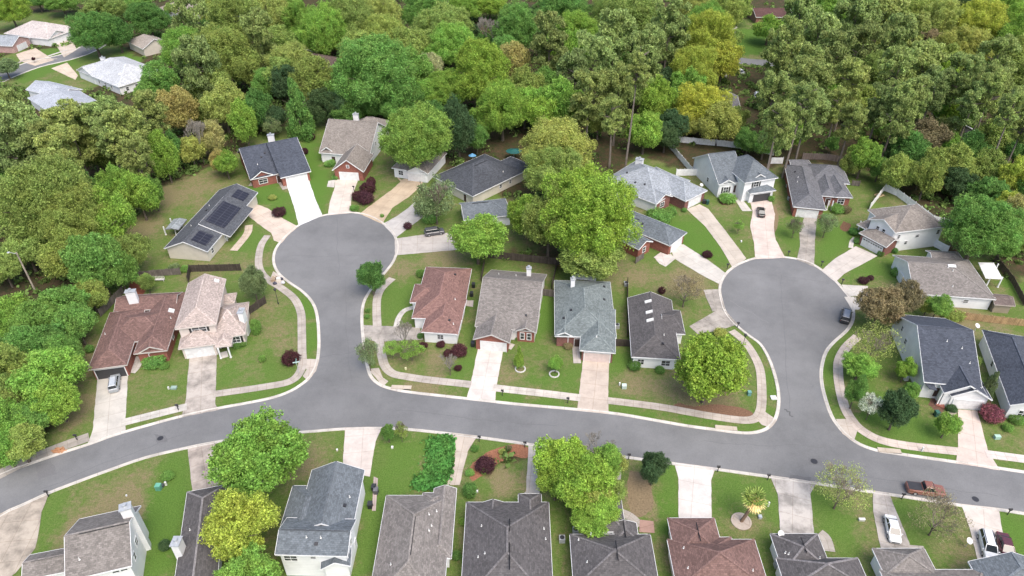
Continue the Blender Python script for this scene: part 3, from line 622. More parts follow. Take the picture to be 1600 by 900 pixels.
def house(name, label, wings, roof, wall, cat='house', feats=(), chim=(), posts=(), pv=(), sky=(), vents=(), slabs=(), group=None, fcol=WHITE, ext=None, boxes=(), capk=1.22):
    ws_ = [make_wing(s, i) for i, s in enumerate(wings)]
    for i, w in enumerate(ws_): w.inset = 0.004*i; w.lights = wings[i].get('lights', False)
    m0 = ws_[0]; base = m0.A+m0.u*m0.L/2+m0.v*m0.d/2
    root = empty(name, (base.x, base.y, 0), label, cat, group)
    walls = {}; rm = MB(); fm = MB(); cp = MB(); TK = 0.16
    for i, (w, s) in enumerate(zip(ws_, wings)):
        for f in w.faces:
            rm.face(f); rm.face([p-Vector((0, 0, TK)) for p in reversed(f)])
        for a, b_ in w.bd:
            if s.get('skip0') and (a == w.rr[0] or b_ == w.rr[0]) and s.get('r') == 'u':
                rm.face([a-Vector((0, 0, TK)), b_-Vector((0, 0, TK)), b_, a]); continue
            rm.face([a-Vector((0, 0, TK)), b_-Vector((0, 0, TK)), b_, a])
            d = (b_-a).normalized(); mid = (a+b_)/2; cen = w.O+w.e1*w.L1/2+w.e2*w.L2/2; nn = Vector((d.y, -d.x, 0)).normalized() if abs(d.z) < .99 else Vector((1, 0, 0))
            if (mid-cen).dot(nn) < 0: nn = -nn
            fm.bar(a-Vector((0, 0, .11))+nn*.03, b_-Vector((0, 0, .11))+nn*.03, .05, .22)
        for a, b_ in w.caps:
            if (b_-a).length > 0.5: cp.bar(a+Vector((0, 0, .015)), b_+Vector((0, 0, .015)), .28, .05)
        if s.get('open'): continue
        wc, wm = s.get('wall', wall) if isinstance(s.get('wall', wall), tuple) and isinstance(s.get('wall', wall)[1], str) else (s.get('wall', wall), 'siding')
        mb = walls.setdefault((wc, wm), MB()); ii = OV+w.inset; zt = w.z+OV*w.pitch-0.17
        pt = lambda a, b_, zz: Vector((w.O.x, w.O.y, 0))+w.e1*a+w.e2*b_+Vector((0, 0, zz))
        a0, a1, b0, b1 = ii, w.L1-ii, ii, w.L2-ii; zb = s.get('zb', -0.05)
        zte = zt
        mb.face([pt(a0, b0, zb), pt(a1, b0, zb), pt(a1, b0, zt), pt(a0, b0, zt)]); mb.face([pt(a1, b1, zb), pt(a0, b1, zb), pt(a0, b1, zt), pt(a1, b1, zt)])
        ap = w.z+w.h-0.17
        for a_, e_, sg in ((a0, w.e[0], 1), (a1, w.e[1], 0)):
            q = [pt(a_, b1, zb), pt(a_, b0, zb), pt(a_, b0, zt)]+([pt(a_, w.L2/2, ap)] if e_ == 'g' else [])+[pt(a_, b1, zt)]
            if not sg: q.reverse()
            mb.face(q)
    for (wc, wm), mb in walls.items(): mb.build('wall', wm, root, wc)
    ro = rm.build('roof', 'shingle', root, roof); fm.build('fascia', 'paint', root, fcol); cp.build('ridge_cap', 'shingle', ro, tuple(min(.6, c*capk) for c in roof))
    for wi, side, t, wd, ht, z0, kind, *rest in feats: opening(root, ws_[wi], side, t, wd, ht, z0, kind, rest[0] if rest else None)
    for c in chim: chimney(root, *c[:2], **(c[2] if len(c) > 2 else {}))
    for p, z1 in posts:
        q = G(p, 0.0); mb = MB(); mb.box((q.x, q.y, z1/2), .22, .22, z1); mb.box((q.x, q.y, .1), .32, .32, .2); mb.build('porch_post', 'paint', root, WHITE)
    def on_slope(wi, side, s, t, a, b_, th, nm, mat, col, parent):
        o, al, up, n, SL = slope_frame(ws_[wi], side); c = o+al*s*ws_[wi].L1+up*t*SL+n*th/2
        mb = MB(); mb.obox(c+n*.02, al*a/2, up*b_/2, n*th/2); return mb.build(nm, mat, parent, col)
    for wi, side, s, t, a, b_ in pv: on_slope(wi, side, s, t, a, b_, .1, 'solar_panel', 'solar', None, ro)
    for wi, side, s, t, a, b_ in sky:
        f = on_slope(wi, side, s, t, a, b_, .14, 'skylight', 'paint', (.5,.5,.5), ro); on_slope(wi, side, s, t, a-.2, b_-.2, .20, 'pane', 'lamp_lens', None, f)
    for wi, side, s, t, *k in vents:
        o, al, up, n, SL = slope_frame(ws_[wi], side); c = o+al*s*ws_[wi].L1+up*t*SL
        mb = MB()
        if k and k[0] == 'box': mb.obox(c+n*.1, al*.22, up*.22, n*.1); mb.build('roof_vent', 'dark_metal', ro)
        elif k and k[0] == 'slot':
            for q in (-.12, .12): mb.obox(c+n*.03+up*q if False else c+n*.04, al*k[1]/2, up*.07, n*.03)
            mb.build('ridge_vent', 'dark_metal', ro)
        else: mb.tube(c-Vector((0, 0, .1)), c+Vector((0, 0, .36)), .06, .06, 8); mb.lathe(c-Vector((0, 0, .02)), [(.15, 0), (.07, .08)], 8); mb.build('vent_pipe', 'pvc_white', ro)
    for sl in slabs: slab(root, *sl)
    root['_w'] = 0; del root['_w']
    return root, ws_
def br(c): return (c, 'brick')

house('brick_house' if False else 'ranch_house', 'charcoal-roofed cream house with black solar panels, nearest the left woods, beside the left cul-de-sac', [
  dict(A=(256,388), B=(324,393), C=(377,299), z=2.9, p=.42, r='v', e='gg')], (.088,.093,.104), CREAM,
  feats=[(0,'R',.75,2.6,2.1,0,'garage'),(0,'R',.08,1.0,1.2,.9,'win'),(0,'R',.45,1.0,2.0,0,'door'),(0,'R',.33,1.2,1.2,.9,'win'),(0,'R',.58,1.2,1.2,.9,'win')],
  pv=[(0,0,.13,.50,4.0,3.4),(0,0,.86,.50,3.6,3.0)], vents=[(0,1,.3,.5),(0,1,.55,.6,'box'),(0,1,.65,.45)],
  posts=[((333,396),2.5),((355,376),2.5),((366,363),2.6)],
)
root_b1 = next(o for o in bpy.data.objects if o.get('label', '').startswith('charcoal-roofed cream')); ro_ = next(c for c in root_b1.children if c.name.startswith('roof'))
w_ = make_wing(dict(A=(256,388), B=(324,393), C=(377,299), z=2.9, p=.42, r='v', e='gg'), 0); o_, al_, up_, n_, SL_ = slope_frame(w_, 0); EX = 1.9
mb = MB(); mb.obox(o_+al_*w_.L1*.50+up_*(SL_-EX)/2+n_*.26, al_*w_.L1*.235, up_*(SL_+EX)/2, n_*.10); mb.build('porch_roof', 'shingle', root_b1, (.088,.093,.104))
mb = MB(); mb.obox(o_+al_*w_.L1*.50+up_*(SL_-EX)/2+n_*.20, al_*(w_.L1*.235+.06), up_*((SL_+EX)/2+.05), n_*.10); mb.build('fascia', 'paint', root_b1, WHITE)
mb = MB(); mb.obox(o_+al_*w_.L1*.50+up_*(SL_*.5-.15)+n_*.42, al_*w_.L1*.17, up_*(SL_*.40), n_*.04); mb.build('solar_panel', 'solar', ro_)
house('ranch_house', 'brick ranch house with navy roof and white chimney, at the top of the bright white driveway', [
  dict(A=(390.9,280.6), B=(481.9,261.1), R=(459.4,214.3), z=2.8, p=.56, r='u', e='gg'),
  dict(A=(393.5,279.8), B=(426.3,272.4), d=7, z=2.9, p=.6, r='v', e='gg'),
  dict(A=(438.0,278.1), B=(485.8,267.4), R=(460.1,214.3), z=2.8, p=.54, r='u', e='gg', skip0=True)], NAVY, br(BR),
  feats=[(2,'F',.52,5.4,2.2,0,'garage'),(1,'F',.5,2.2,1.3,.8,'win'),(0,'F',.47,1.0,2.0,0,'door'),(0,'R',.5,1.0,1.2,1.0,'win')],
  chim=[((422.6,210.7),6.6,dict(sx=1.7,sy=.9,ang=.15))], vents=[(0,0,.3,.6,'box'),(0,0,.38,.7,'box'),(0,0,.2,.4),(0,0,.85,.45)])
house('large_house', 'tall taupe-roofed house with red brick garage gable and columned porch, behind the left cul-de-sac', [
  dict(A=(498.4,238.3), B=(576.9,244.5), R=(583.4,191.2), z=3.1, p=.62, r='u', e='gg', wall=WHITE),
  dict(A=(518.9,265.9), B=(568.0,268.5), d=10, z=2.9, p=.75, r='v', e='gg', wall=br(BR)),
  dict(A=(498.1,238.3), B=(523.8,239.3), d=4, z=2.9, p=.75, r='v', e='gg', open=True),
  dict(A=(551.7,202.6), B=(600.8,203.1), C=(607.0,187.9), z=5.2, p=.7, r='u', e='hh', wall=WHITE)], TAUPE, WHITE,
  feats=[(1,'F',.5,5.0,2.2,0,'garage'),(0,'F',.25,1.0,2.0,0,'door'),(0,'R',.35,.8,1.2,3.2,'win'),(0,'R',.2,.8,1.2,1.0,'win'),(1,'F',.5,.7,.8,3.6,'win')],
  chim=[((555.5,178.2),8.6,dict(sx=1.5,sy=.9,zb=3))], posts=[((503.8,250.3),2.7),((507.1,249.7),2.7),((522.2,250.3),2.7),((525.1,250.3),2.7)])
house('ranch_house', 'pale-roofed house with white garage mostly hidden behind the large round pine', [
  dict(A=(612,262), B=(669,271), d=13, z=2.9, p=.5, r='u', e='hh'), dict(A=(634,268), B=(669,272), d=9, z=2.8, p=.55, r='v', e='gg')], TAUPE, WHITE,
  feats=[(1,'F',.45,4.8,2.2,0,'garage'),(0,'F',.2,1.4,1.3,.9,'win')])
house('ranch_house', 'long dark shingled house with beige side wall, above the small charcoal roofed house by the parked SUV', [
  dict(A=(738.5,306.7), B=(819.1,267.9), C=(776.4,232.0), z=2.9, p=.5, r='u', e='hh'), dict(A=(810.8,272.3), B=(835.6,261.0), d=9, z=2.7, p=.5, r='v', e='hh')], CHAR, CREAM,
  feats=[(0,'F',.55,.9,1.1,1.1,'win',),(0,'F',.75,.8,1.0,1.1,'win'),(0,'L',.2,1,2,0,'door')], vents=[(0,0,.5,.9,'slot',5.0),(0,0,.7,.3)])
house('ranch_house', 'small grey-roofed house partly under the bright young tree, right of the parked silver SUV', [
  dict(A=(725,344), B=(800,336), D=(711,318), z=2.9, p=.5, r='u', e='gh')], SLATE, WHITE, feats=[(0,'F',.2,1.4,1.2,.9,'win'),(0,'F',.55,4.4,2.1,0,'garage')], vents=[(0,0,.4,.95,'slot',4.0)])
house('brick_house', 'brown-roofed red brick house at far left with open dark garage and silver car in front', [
  dict(A=(137.2,577.9), B=(198.1,569.8), D=(162.6,489.3), z=2.9, p=.48, r='v', e='hh'),
  dict(A=(208.6,552.8), B=(260.9,547.2), C=(278.4,457.7), z=2.9, p=.5, r='v', e='hh'),
  dict(A=(214.2,552.6), B=(258.1,546.5), d=7, z=2.85, p=.5, r='v', e='gg'),
  dict(A=(177.9,487.0), B=(274.4,480.9), C=(276.7,456.7), z=2.9, p=.5, r='u', e='gg'),
  dict(A=(162.1,538.8), B=(262.1,528.2), d=9, z=2.8, p=.5, r='u', e='hh')], BROWN, br(BR), fcol=(.5,.47,.44),
  feats=[(0,'F',.5,4.9,2.2,0,'garage_dark'),(2,'F',.5,1.5,1.4,.8,'win'),(1,'R',.3,1,1,1.1,'win'),(1,'R',.7,1,1,1.1,'win')],  # near-black garage panel paints in the dark inside of the open garage
  chim=[((203.3,454.9),6.4,dict(sx=1.8,sy=.9,ang=.2))], sky=[(1,0,.62,.45,1.1,1.1)], vents=[(1,0,.5,.35),(0,1,.55,.3),(1,1,.2,.95,'slot',.1)])
house('two_story_house', 'two-story pink-beige house with chimney and black shutters, left of the left cul-de-sac', [
  dict(A=(273.5,514.2), B=(337.5,506.7), C=(342.8,437.0), z=5.6, p=.5, r='v', e='hg'),
  dict(A=(278.4,545.3), B=(338.1,537.4), d=7, z=2.9, p=.5, r='u', e='hh'),
  dict(A=(328.8,529.6), B=(383.2,522.1), C=(388.1,471.8), z=2.9, p=.5, r='u', e='hh'),
  dict(A=(335.8,476.0), B=(365.6,473.5), C=(366.0,457.7), z=2.9, p=.5, r='u', e='gh'),
  dict(A=(335.8,542.3), B=(360.7,539.6), d=5, z=2.7, p=.5, r='v', e='hh', open=True)], PINK, BEIGE, fcol=(.55,.5,.46),
  feats=[(0,'F',.55,2.6,1.2,4.0,'shut'),(1,'F',.5,4.8,2.2,0,'garage'),(2,'F',.72,1.5,1.4,.9,'shut'),(2,'F',.25,1.0,2.0,0,'door')],
  chim=[((376.5,485.8),5.6,dict(sx=.9,sy=1.6,zb=0))], posts=[((345.5,560),2.5),((361,558.5),2.5)], sky=[(0,0,.9,.4,1.0,1.0)], vents=[(2,0,.4,.7),(0,0,.45,.97,'slot',.1)])
house('corner_house', 'low house with red-brown hipped roof on the corner right of the left street', [
  dict(A=(643.4,496.6), B=(721.9,499.7), C=(741.6,419.7), z=2.9, p=.45, r='v', e='hh'),
  dict(A=(658.3,518.4), B=(715.6,522.2), d=11, z=2.85, p=.45, r='v', e='hh'),
  dict(A=(640.3,472.3), B=(685.6,473.9), D=(644.5,443.6), z=2.8, p=.45, r='u', e='hh')], RED, WHITE,
  feats=[(1,'F',.5,1.2,1.1,1.0,'win'),(0,'R',.5,1,1.1,1,'win'),(0,'R',.2,1,1.1,1,'win'),(1,'L',.3,4.0,2.1,0,'garage'),(2,'F',.3,1,1.4,.8,'win')],
  vents=[(0,0,.3,.4),(0,0,.75,.6,'box'),(1,0,.2,.35),(1,0,.25,.6,'box')])
house('ranch_house', 'long taupe-roofed house with brick garage gable, between the red-brown roof and the grey-green roof', [
  dict(A=(742.2,509.5), B=(838.3,518.4), C=(850.6,428.3), z=2.9, p=.5, r='u', e='gg', wall=WHITE),
  dict(A=(739.2,529.9), B=(796.5,535.5), d=11, z=2.75, p=.45, r='v', e='gg', wall=br(BR)),
  dict(A=(804.1,517.2), B=(838.0,520.3), d=6, z=2.8, p=.5, r='v', e='gg', wall=br(BR))], WARM, WHITE, fcol=(.5,.48,.46),
  feats=[(1,'F',.55,4.8,2.1,0,'garage'),(2,'F',.3,.8,1.6,.6,'win'),(2,'F',.7,.8,1.6,.6,'win'),(0,'R',.5,1,1.1,1,'win')],
  chim=[((826.4,418.9),6.6,dict(sx=.9,sy=.7,zb=3))], vents=[(0,0,.8,.3,'box'),(0,1,.5,.5),(0,1,.2,.5)])
house('ranch_house', 'grey-green roofed brick-fronted house with white patio cover behind, right of the taupe-roofed house', [
  dict(A=(866.9,524.8), B=(963.3,527.5), C=(965.6,440.5), z=2.9, p=.42, r='v', e='hh'),
  dict(A=(905.9,547.2), B=(961.6,551.5), d=13, z=2.85, p=.45, r='v', e='hh'),
  dict(A=(866.9,523.9), B=(897.2,526.2), d=7, z=2.8, p=.5, r='v', e='gg')], GREEN, br(BRD),
  feats=[(1,'F',.5,4.7,2.1,0,'garage',(.6,.5,.47)),(2,'F',.5,1.4,1.4,.8,'win'),(0,'F',.36,1,2,0,'door'),(1,'R',.4,1,1,1,'win')],
  chim=[((895.3,435.8),6.2,dict(sx=.8,sy=.7,zb=3))], vents=[(0,0,.6,.3,'box'),(0,0,.85,.25,'box'),(0,1,.25,.3,'box'),(0,1,.35,.55,'box'),(1,1,.2,.9)],
  slabs=[('patio_cover',[(894.8,423.8),(931.7,426.1),(931.2,438.4),(894.2,435.0)],2.5,.12,'paint',(.6,.62,.66))])
house('dark_roofed_house', 'white house with dark roof and three white skylights, left of the large lime tree', [
  dict(A=(986.7,557.3), B=(1062.7,561.9), D=(987.5,465.6), z=2.9, p=.42, r='v', e='hg'),
  dict(A=(1035.9,520.6), B=(1070.6,521.9), C=(1074.1,485.3), z=2.8, p=.42, r='u', e='gh')], DARK, WHITE,
  feats=[(0,'F',.18,1.2,1.3,.8,'win'),(0,'F',.75,1.6,1.3,.8,'win'),(1,'R',.5,4.4,2.1,0,'garage')],
  sky=[(0,1,.50,.86,.8,1.4),(0,1,.64,.86,.8,1.4),(0,1,.83,.86,.8,1.4)], vents=[(0,0,.3,.6),(0,0,.15,.7,'box')])
house('brick_house', 'grey-roofed red brick house behind the giant lime tree, with white garage facing the right cul-de-sac', [
  dict(A=(1047.0,383.9), B=(1073.7,363.0), C=(982.2,317.6), z=2.9, p=.5, r='v', e='hh', wall=br(BR)),
  dict(A=(998.2,389.9), B=(1020.3,377.3), d=9, z=2.75, p=.5, r='v', e='gg', wall=br(BR))], SLATE, br(BR),
  feats=[(0,'F',.5,4.6,2.1,0,'garage'),(1,'F',.5,1,1.4,.8,'win')], vents=[(0,1,.5,.6,'box'),(0,1,.6,.75,'slot',1.4)])
house('ranch_house', 'light grey hip-roofed house with white chimney and brick bay, top left of the right cul-de-sac', [
  dict(A=(1025.4,318.9), B=(1078.5,281.9), C=(1012.3,239.7), z=3.0, p=.5, r='v', e='hh', wall=WHITE),
  dict(A=(1071.4,314.4), B=(1105.6,297.5), d=17, z=2.9, p=.5, r='v', e='hh', wall=br(BRD)),
  dict(A=(1025.8,318.9), B=(1051.1,306.7), d=6, z=2.8, p=.55, r='v', e='gg', wall=br(BRD))], LGREY, WHITE,
  feats=[(1,'F',.5,4.7,2.1,0,'garage'),(2,'F',.45,1.5,1.4,.8,'win'),(0,'L',.6,1.2,1.2,1,'win'),(0,'F',.5,1,2,0,'door')],
  chim=[((999.7,248.5),5.6,dict(sx=1.9,sy=1.1,zb=0,ang=-.5))], vents=[(0,1,.5,.4,'box'),(0,1,.35,.45,'box'),(0,1,.72,.6,'box'),(1,0,.5,.5,'box')])
house('two_story_house', 'white two-story house with grey roof and dark garage door, at the black car driveway', [
  dict(A=(1123.0,288.3), B=(1165.3,283.3), R=(1172.8,235.8), z=4.0, p=.62, r='u', e='gg'),
  dict(A=(1163.8,285.7), B=(1216.0,277.6), d=12.5, z=5.6, p=.72, r='v', e='hh'),
  dict(A=(1171.7,302.6), B=(1212.6,297.2), d=5, z=2.9, p=.5, r='u', e='hh'),
  dict(A=(1173.2,281.6), B=(1200.6,278.6), d=5, z=5.5, p=.6, r='v', e='gg'),
  dict(A=(1124.9,288.7), B=(1149.3,286.5), d=6, z=3.9, p=.6, r='v', e='gg')], SLATE, WHITE,
  feats=[(2,'F',.52,4.8,2.2,0,'garage_dark'),(1,'F',.38,1.5,1.5,3.7,'shut'),(4,'F',.5,1.4,1.7,1.2,'shut'),(0,'F',.72,1.1,2.1,.9,'door'),(0,'L',.4,1,1.2,1.5,'win')], capk=1.0)
house('brick_house', 'grey-roofed brick house with weathered driveway, top of the right cul-de-sac beside the black car house', [
  dict(A=(1239.6,322.8), B=(1290.5,327.9), D=(1236.1,258.4), z=2.9, p=.5, r='v', e='hh', wall=br(BR)),
  dict(A=(1305.4,307.7), B=(1332.8,308.7), C=(1325.9,267.3), z=2.9, p=.55, r='v', e='hh'),
  dict(A=(1282.7,305.5), B=(1310.1,308.0), d=12, z=2.8, p=.6, r='v', e='hh', open=False),
  dict(A=(1236.1,261.0), B=(1271.4,261.0), D=(1236.1,249.8), z=2.8, p=.5, r='u', e='gh'),
  dict(A=(1267.0,282.7), B=(1328.1,287.4), d=10, z=2.85, p=.5, r='u', e='hh')], MGREY, br(BR),
  feats=[(0,'F',.48,4.8,2.1,0,'garage'),(1,'F',.4,1.6,1.5,.7,'win'),(2,'F',.5,1.1,2,0,'door')], vents=[(0,1,.5,.5),(0,1,.6,.6),(0,1,.75,.5,'box')], posts=[((1298.0,328.1),2.6),((1291.3,328.1),2.6)], capk=1.15)
house('two_story_house', 'white two-story house with taupe roof and white fence, angled right of the right cul-de-sac', [
  dict(A=(1355.9,327.5), B=(1399.1,363.5), C=(1452.3,333.1), z=5.5, p=.48, r='u', e='hh'),
  dict(A=(1357.1,342.5), B=(1398.8,363.9), d=7, z=5.45, p=.5, r='v', e='gg'),
  dict(A=(1342.2,363.5), B=(1385.1,386.3), d=5, z=2.9, p=.5, r='u', e='hg', wall=br(BRD), lights=True),
  dict(A=(1338.9,350.4), B=(1352.9,357.9), d=5, z=2.8, p=.4, r='u', e='hh', open=True)], TAUPE, WHITE,
  feats=[(2,'F',.52,5.0,2.1,0,'garage'),(1,'F',.35,.8,1.2,3.6,'win'),(1,'F',.6,.8,1.2,3.6,'win'),(0,'R',.1,.7,1.1,3.4,'win'),(0,'R',.5,.9,.8,3.2,'win'),(0,'R',.3,.8,.9,1.6,'win'),(0,'R',.92,.8,1.2,3.4,'win')],
  posts=[((1340.5,360),2.6)])
house('ranch_house', 'broad taupe roof with white rear awning and white side wall, right edge above the new wood fence', [
  dict(A=(1428.5,458.8), B=(1556.4,467.7), C=(1524.9,406.6), z=3.0, p=.42, r='u', e='gh', wall=WHITE),
  dict(A=(1457.1,406.9), B=(1508.1,409.6), D=(1457.8,391.6), z=2.85, p=.4, r='u', e='gh'),
  dict(A=(1416.1,427.5), B=(1462.6,429.6), D=(1413.1,412.8), z=2.9, p=.45, r='u', e='gh', wall=br(BRD))], WARM, WHITE,
  feats=[(0,'F',.68,1,.8,1.3,'win'),(0,'L',.5,4.4,2.1,0,'garage'),(0,'F',.2,1.2,1.1,1,'win')], sky=[(0,0,.55,.95,1.6,.7)], vents=[(0,0,.5,.9),(0,0,.55,.8),(0,0,.5,.3)],
  slabs=[('patio_cover',[(1528.5,410.0),(1552.9,410.3),(1566.9,435.8),(1540.2,434.4)],2.75,.15,'paint',(.68,.68,.68))], posts=[((1558.5,449),2.7),((1540,449),2.7),((1552,428),2.7)])
house('two_story_house', 'white gabled house with navy roof and brick porch steps, right of the right street corner', [
  dict(A=(1444.0,596.5), B=(1534.4,605.6), R=(1523.2,515.7), z=4.0, p=.52, r='u', e='gg'),
  dict(A=(1475.0,613.8), B=(1543.8,620.0), d=13, z=3.5, p=.62, r='v', e='gg'),
  dict(A=(1486.2,619.5), B=(1550.9,625.2), d=10, z=3.0, p=.60, r='v', e='gg')], NAVY, WHITE,
  feats=[(2,'F',.5,4.6,2.1,0,'garage'),(0,'L',.25,.8,1.1,2.6,'win'),(0,'L',.62,.9,1.2,2.6,'win'),(0,'L',.78,.8,1.1,3.4,'win'),(0,'F',.3,1,2,.6,'door'),(0,'R',.3,1,1.1,1.6,'win')],
  vents=[(0,0,.75,.65),(1,0,.4,.4),(0,0,.85,.4),(0,0,.5,.75)],
  slabs=[('porch_roof',[(1443.8,596.5),(1458.8,596.9),(1464.4,610.0),(1452.5,607.5)],[3.7,3.7,2.8,2.8],.12,'shingle',NAVY),('porch_steps',[(1463.8,625.0),(1475.0,625.0),(1476.0,638.1),(1462.5,632.5)],[.8,.8,.2,.2],.2,'brick',BR)], posts=[((1463.1,632.5),3.2)])
house('two_story_house', 'navy-roofed white house cut by the right edge of the photo, beside a burgundy shrub', [
  dict(A=(1578.1,633.0), B=(1643.8,624.2), sq=True, D=(1535.0,515.2), z=3.3, p=.55, r='v', e='gh')], NAVY, WHITE, feats=[(0,'F',.35,1.4,1.4,.9,'win'),(0,'L',.4,1,1.1,1.4,'win'),(0,'L',.6,1,1.1,1.4,'win')])
# south row (their fronts face the road)
house('two_story_house', 'two-story white house with taupe gable roof and tall chimney, bottom left corner', [
  dict(A=(101.9,908.4), B=(205.6,883.8), R=(195.0,814.7), z=5.6, p=.6, r='u', e='gg'),
  dict(A=(33.6,906.9), B=(112.5,891.2), RA=(47.7,879.5), z=2.9, p=.55, r='u', e='gg')], WARM, WHITE,
  feats=[(0,'R',.25,.8,1.3,3.4,'win'),(0,'R',.5,1.0,1.2,3.6,'win'),(0,'F',.75,1.0,.8,4.4,'win'),(0,'F',.88,1.0,.8,4.4,'win')],
  chim=[((195.3,792.0),9.4,dict(sx=1.3,sy=1.1,zb=0,ang=.4))], vents=[(0,0,.22,.4),(0,0,.6,.97,'slot',6.0),(1,0,.5,.97,'slot',4.0)])
house('ranch_house', 'dark-roofed house with white side chimney beside the olive-yellow tree, bottom left', [
  dict(A=(266.4,951.7), B=(336.5,936.4), D=(282.8,770.5), z=3.0, p=.45, r='v', e='hh')], DARK, WHITE, chim=[((275.2,846.2),5.6,dict(sx=1.0,sy=1.4,zb=0))], vents=[(0,1,.6,.5),(0,0,.7,.4)], capk=2.2)
house('two_story_house', 'two-story white house with mottled blue-grey roof, below the long pale driveway right of the green tree', [
  dict(A=(429.5,866.3), B=(542.8,869.0), R=(547.0,829.6), z=5.6, p=.5, r='u', e='gg'),
  dict(A=(460.1,831.3), B=(549.4,831.3), C=(579.4,734.4), z=5.0, p=.5, r='v', e='gg'),
  dict(A=(434.9,833.5), B=(501.7,833.5), D=(471.1,758.7), z=4.6, p=.42, r='v', e='gh'),
  dict(A=(500.6,890.0), B=(547.7,884.3), d=4.5, z=3.4, p=.6, r='v', e='gg')], SLATE, WHITE,
  feats=[(0,'R',.2,.8,1.2,3.5,'win'),(0,'R',.55,.8,1.2,3.5,'win'),(0,'R',.85,.8,1.0,1.4,'win'),(0,'F',.15,1.8,1.2,3.6,'win'),(0,'F',.5,.8,.8,4.2,'win')],
  vents=[(0,0,.55,.45,'box'),(0,0,.6,.7),(0,0,.4,.7),(1,0,.35,.4,'box'),(1,0,.5,.3),(0,0,.5,.98,'slot',9.0)], capk=.9)
house('ranch_house', 'long taupe-grey roof below the narrow driveway, right of the two-story blue-grey roof', [
  dict(A=(574.1,946.3), B=(692.1,946.3), D=(623.2,774.0), z=2.95, p=.45, r='v', e='hh'),
  dict(A=(666.9,872.0), B=(705.1,872.0), C=(725.1,763.1), z=2.9, p=.5, r='v', e='hg'),
  dict(A=(656.6,801.9), B=(693.8,801.9), C=(691.7,769.9), z=2.85, p=.5, r='v', e='hh')], WARM, WHITE,
  vents=[(0,0,.75,.6),(0,0,.65,.5),(0,0,.8,.4),(0,0,.6,.55),(0,1,.3,.5),(0,0,.52,.97,'slot',6.0)])
house('ranch_house', 'wide charcoal-brown roof left of the big mixed tree, bottom centre', [
  dict(A=(718.9,946.3), B=(865.4,946.3), D=(749.5,784.6), z=2.95, p=.42, r='v', e='hh'),
  dict(A=(810.3,818.4), B=(847.4,818.4), D=(810.3,771.4), z=2.9, p=.45, r='v', e='hh'),
  dict(A=(751.5,814.3), B=(788.6,814.3), D=(750.5,785.0), z=2.85, p=.45, r='v', e='hg')], DARK, WHITE,
  vents=[(0,1,.7,.4),(0,1,.4,.35),(0,1,.42,.5),(0,0,.7,.15),(0,0,.6,.12),(2,0,.5,.95,'slot',1.5),(0,0,.65,.95,'slot',2.0),(0,0,.35,.95,'slot',4.0)], capk=1.5)
house('ranch_house', 'dark grey roof with small pink brick patio, directly under the big mixed tree', [
  dict(A=(896.5,918.7), B=(1030.9,918.7), D=(903.5,834.7), z=2.95, p=.42, r='v', e='hh'),
  dict(A=(938.7,830.7), B=(978.1,830.7), D=(946.1,780.0), z=2.9, p=.42, r='v', e='hh'),
  dict(A=(960.0,846.7), B=(998.9,846.7), C=(998.7,816.8), z=2.85, p=.42, r='v', e='hg')], DARK, WHITE,
  vents=[(0,1,.4,.35),(0,1,.85,.2),(2,1,.5,.9,'slot',2.6),(0,0,.5,.95,'slot',3.0),(0,1,.9,.5)], capk=1.5)
house('ranch_house', 'brown shingled roof below the wide white driveway, left of the palm', [
  dict(A=(1058.1,921.3), B=(1203.2,921.3), C=(1192.0,842.7), z=2.95, p=.42, r='v', e='hh'),
  dict(A=(1056.0,873.3), B=(1133.3,873.3), D=(1055.5,809.3), z=2.9, p=.45, r='v', e='hh'),
  dict(A=(1093.3,881.3), B=(1154.7,881.3), C=(1153.3,839.2), z=2.85, p=.42, r='v', e='hh')], BROWN, BEIGE,
  vents=[(0,1,.35,.3),(0,1,.75,.3),(1,0,.5,.96,'slot',3.0),(0,0,.3,.3)], capk=1.2)
house('ranch_house', 'dark grey roof below the jointed grey driveway, right of the palm', [
  dict(A=(1229.3,922.7), B=(1362.7,922.7), C=(1349.3,872.0), z=2.95, p=.42, r='v', e='hh'),
  dict(A=(1224.0,894.7), B=(1301.3,894.7), D=(1219.5,833.9), z=2.9, p=.42, r='v', e='hh')], DARK, WHITE,
  vents=[(1,1,.45,.3),(1,1,.4,.4),(1,0,.3,.4),(1,0,.55,.95,'slot',2.4)], capk=1.9)
house('ranch_house', 'taupe-grey roof behind the parked white sedan, bottom right', [
  dict(A=(1390.7,926.7), B=(1558.7,926.7), C=(1524.0,889.9), z=2.95, p=.4, r='u', e='hh'),
  dict(A=(1382.7,900.0), B=(1466.7,900.0), D=(1376.0,856.8), z=2.9, p=.42, r='v', e='hh')], WARM, WHITE, vents=[(0,0,.5,.6)])
house('ranch_house', 'blue-grey roof corner below the white SUV and the maroon car, bottom right edge', [
  dict(A=(1541.3,926.7), B=(1660.0,926.7), D=(1533.3,877.3), z=2.95, p=.45, r='v', e='hg')], SLATE, WHITE)
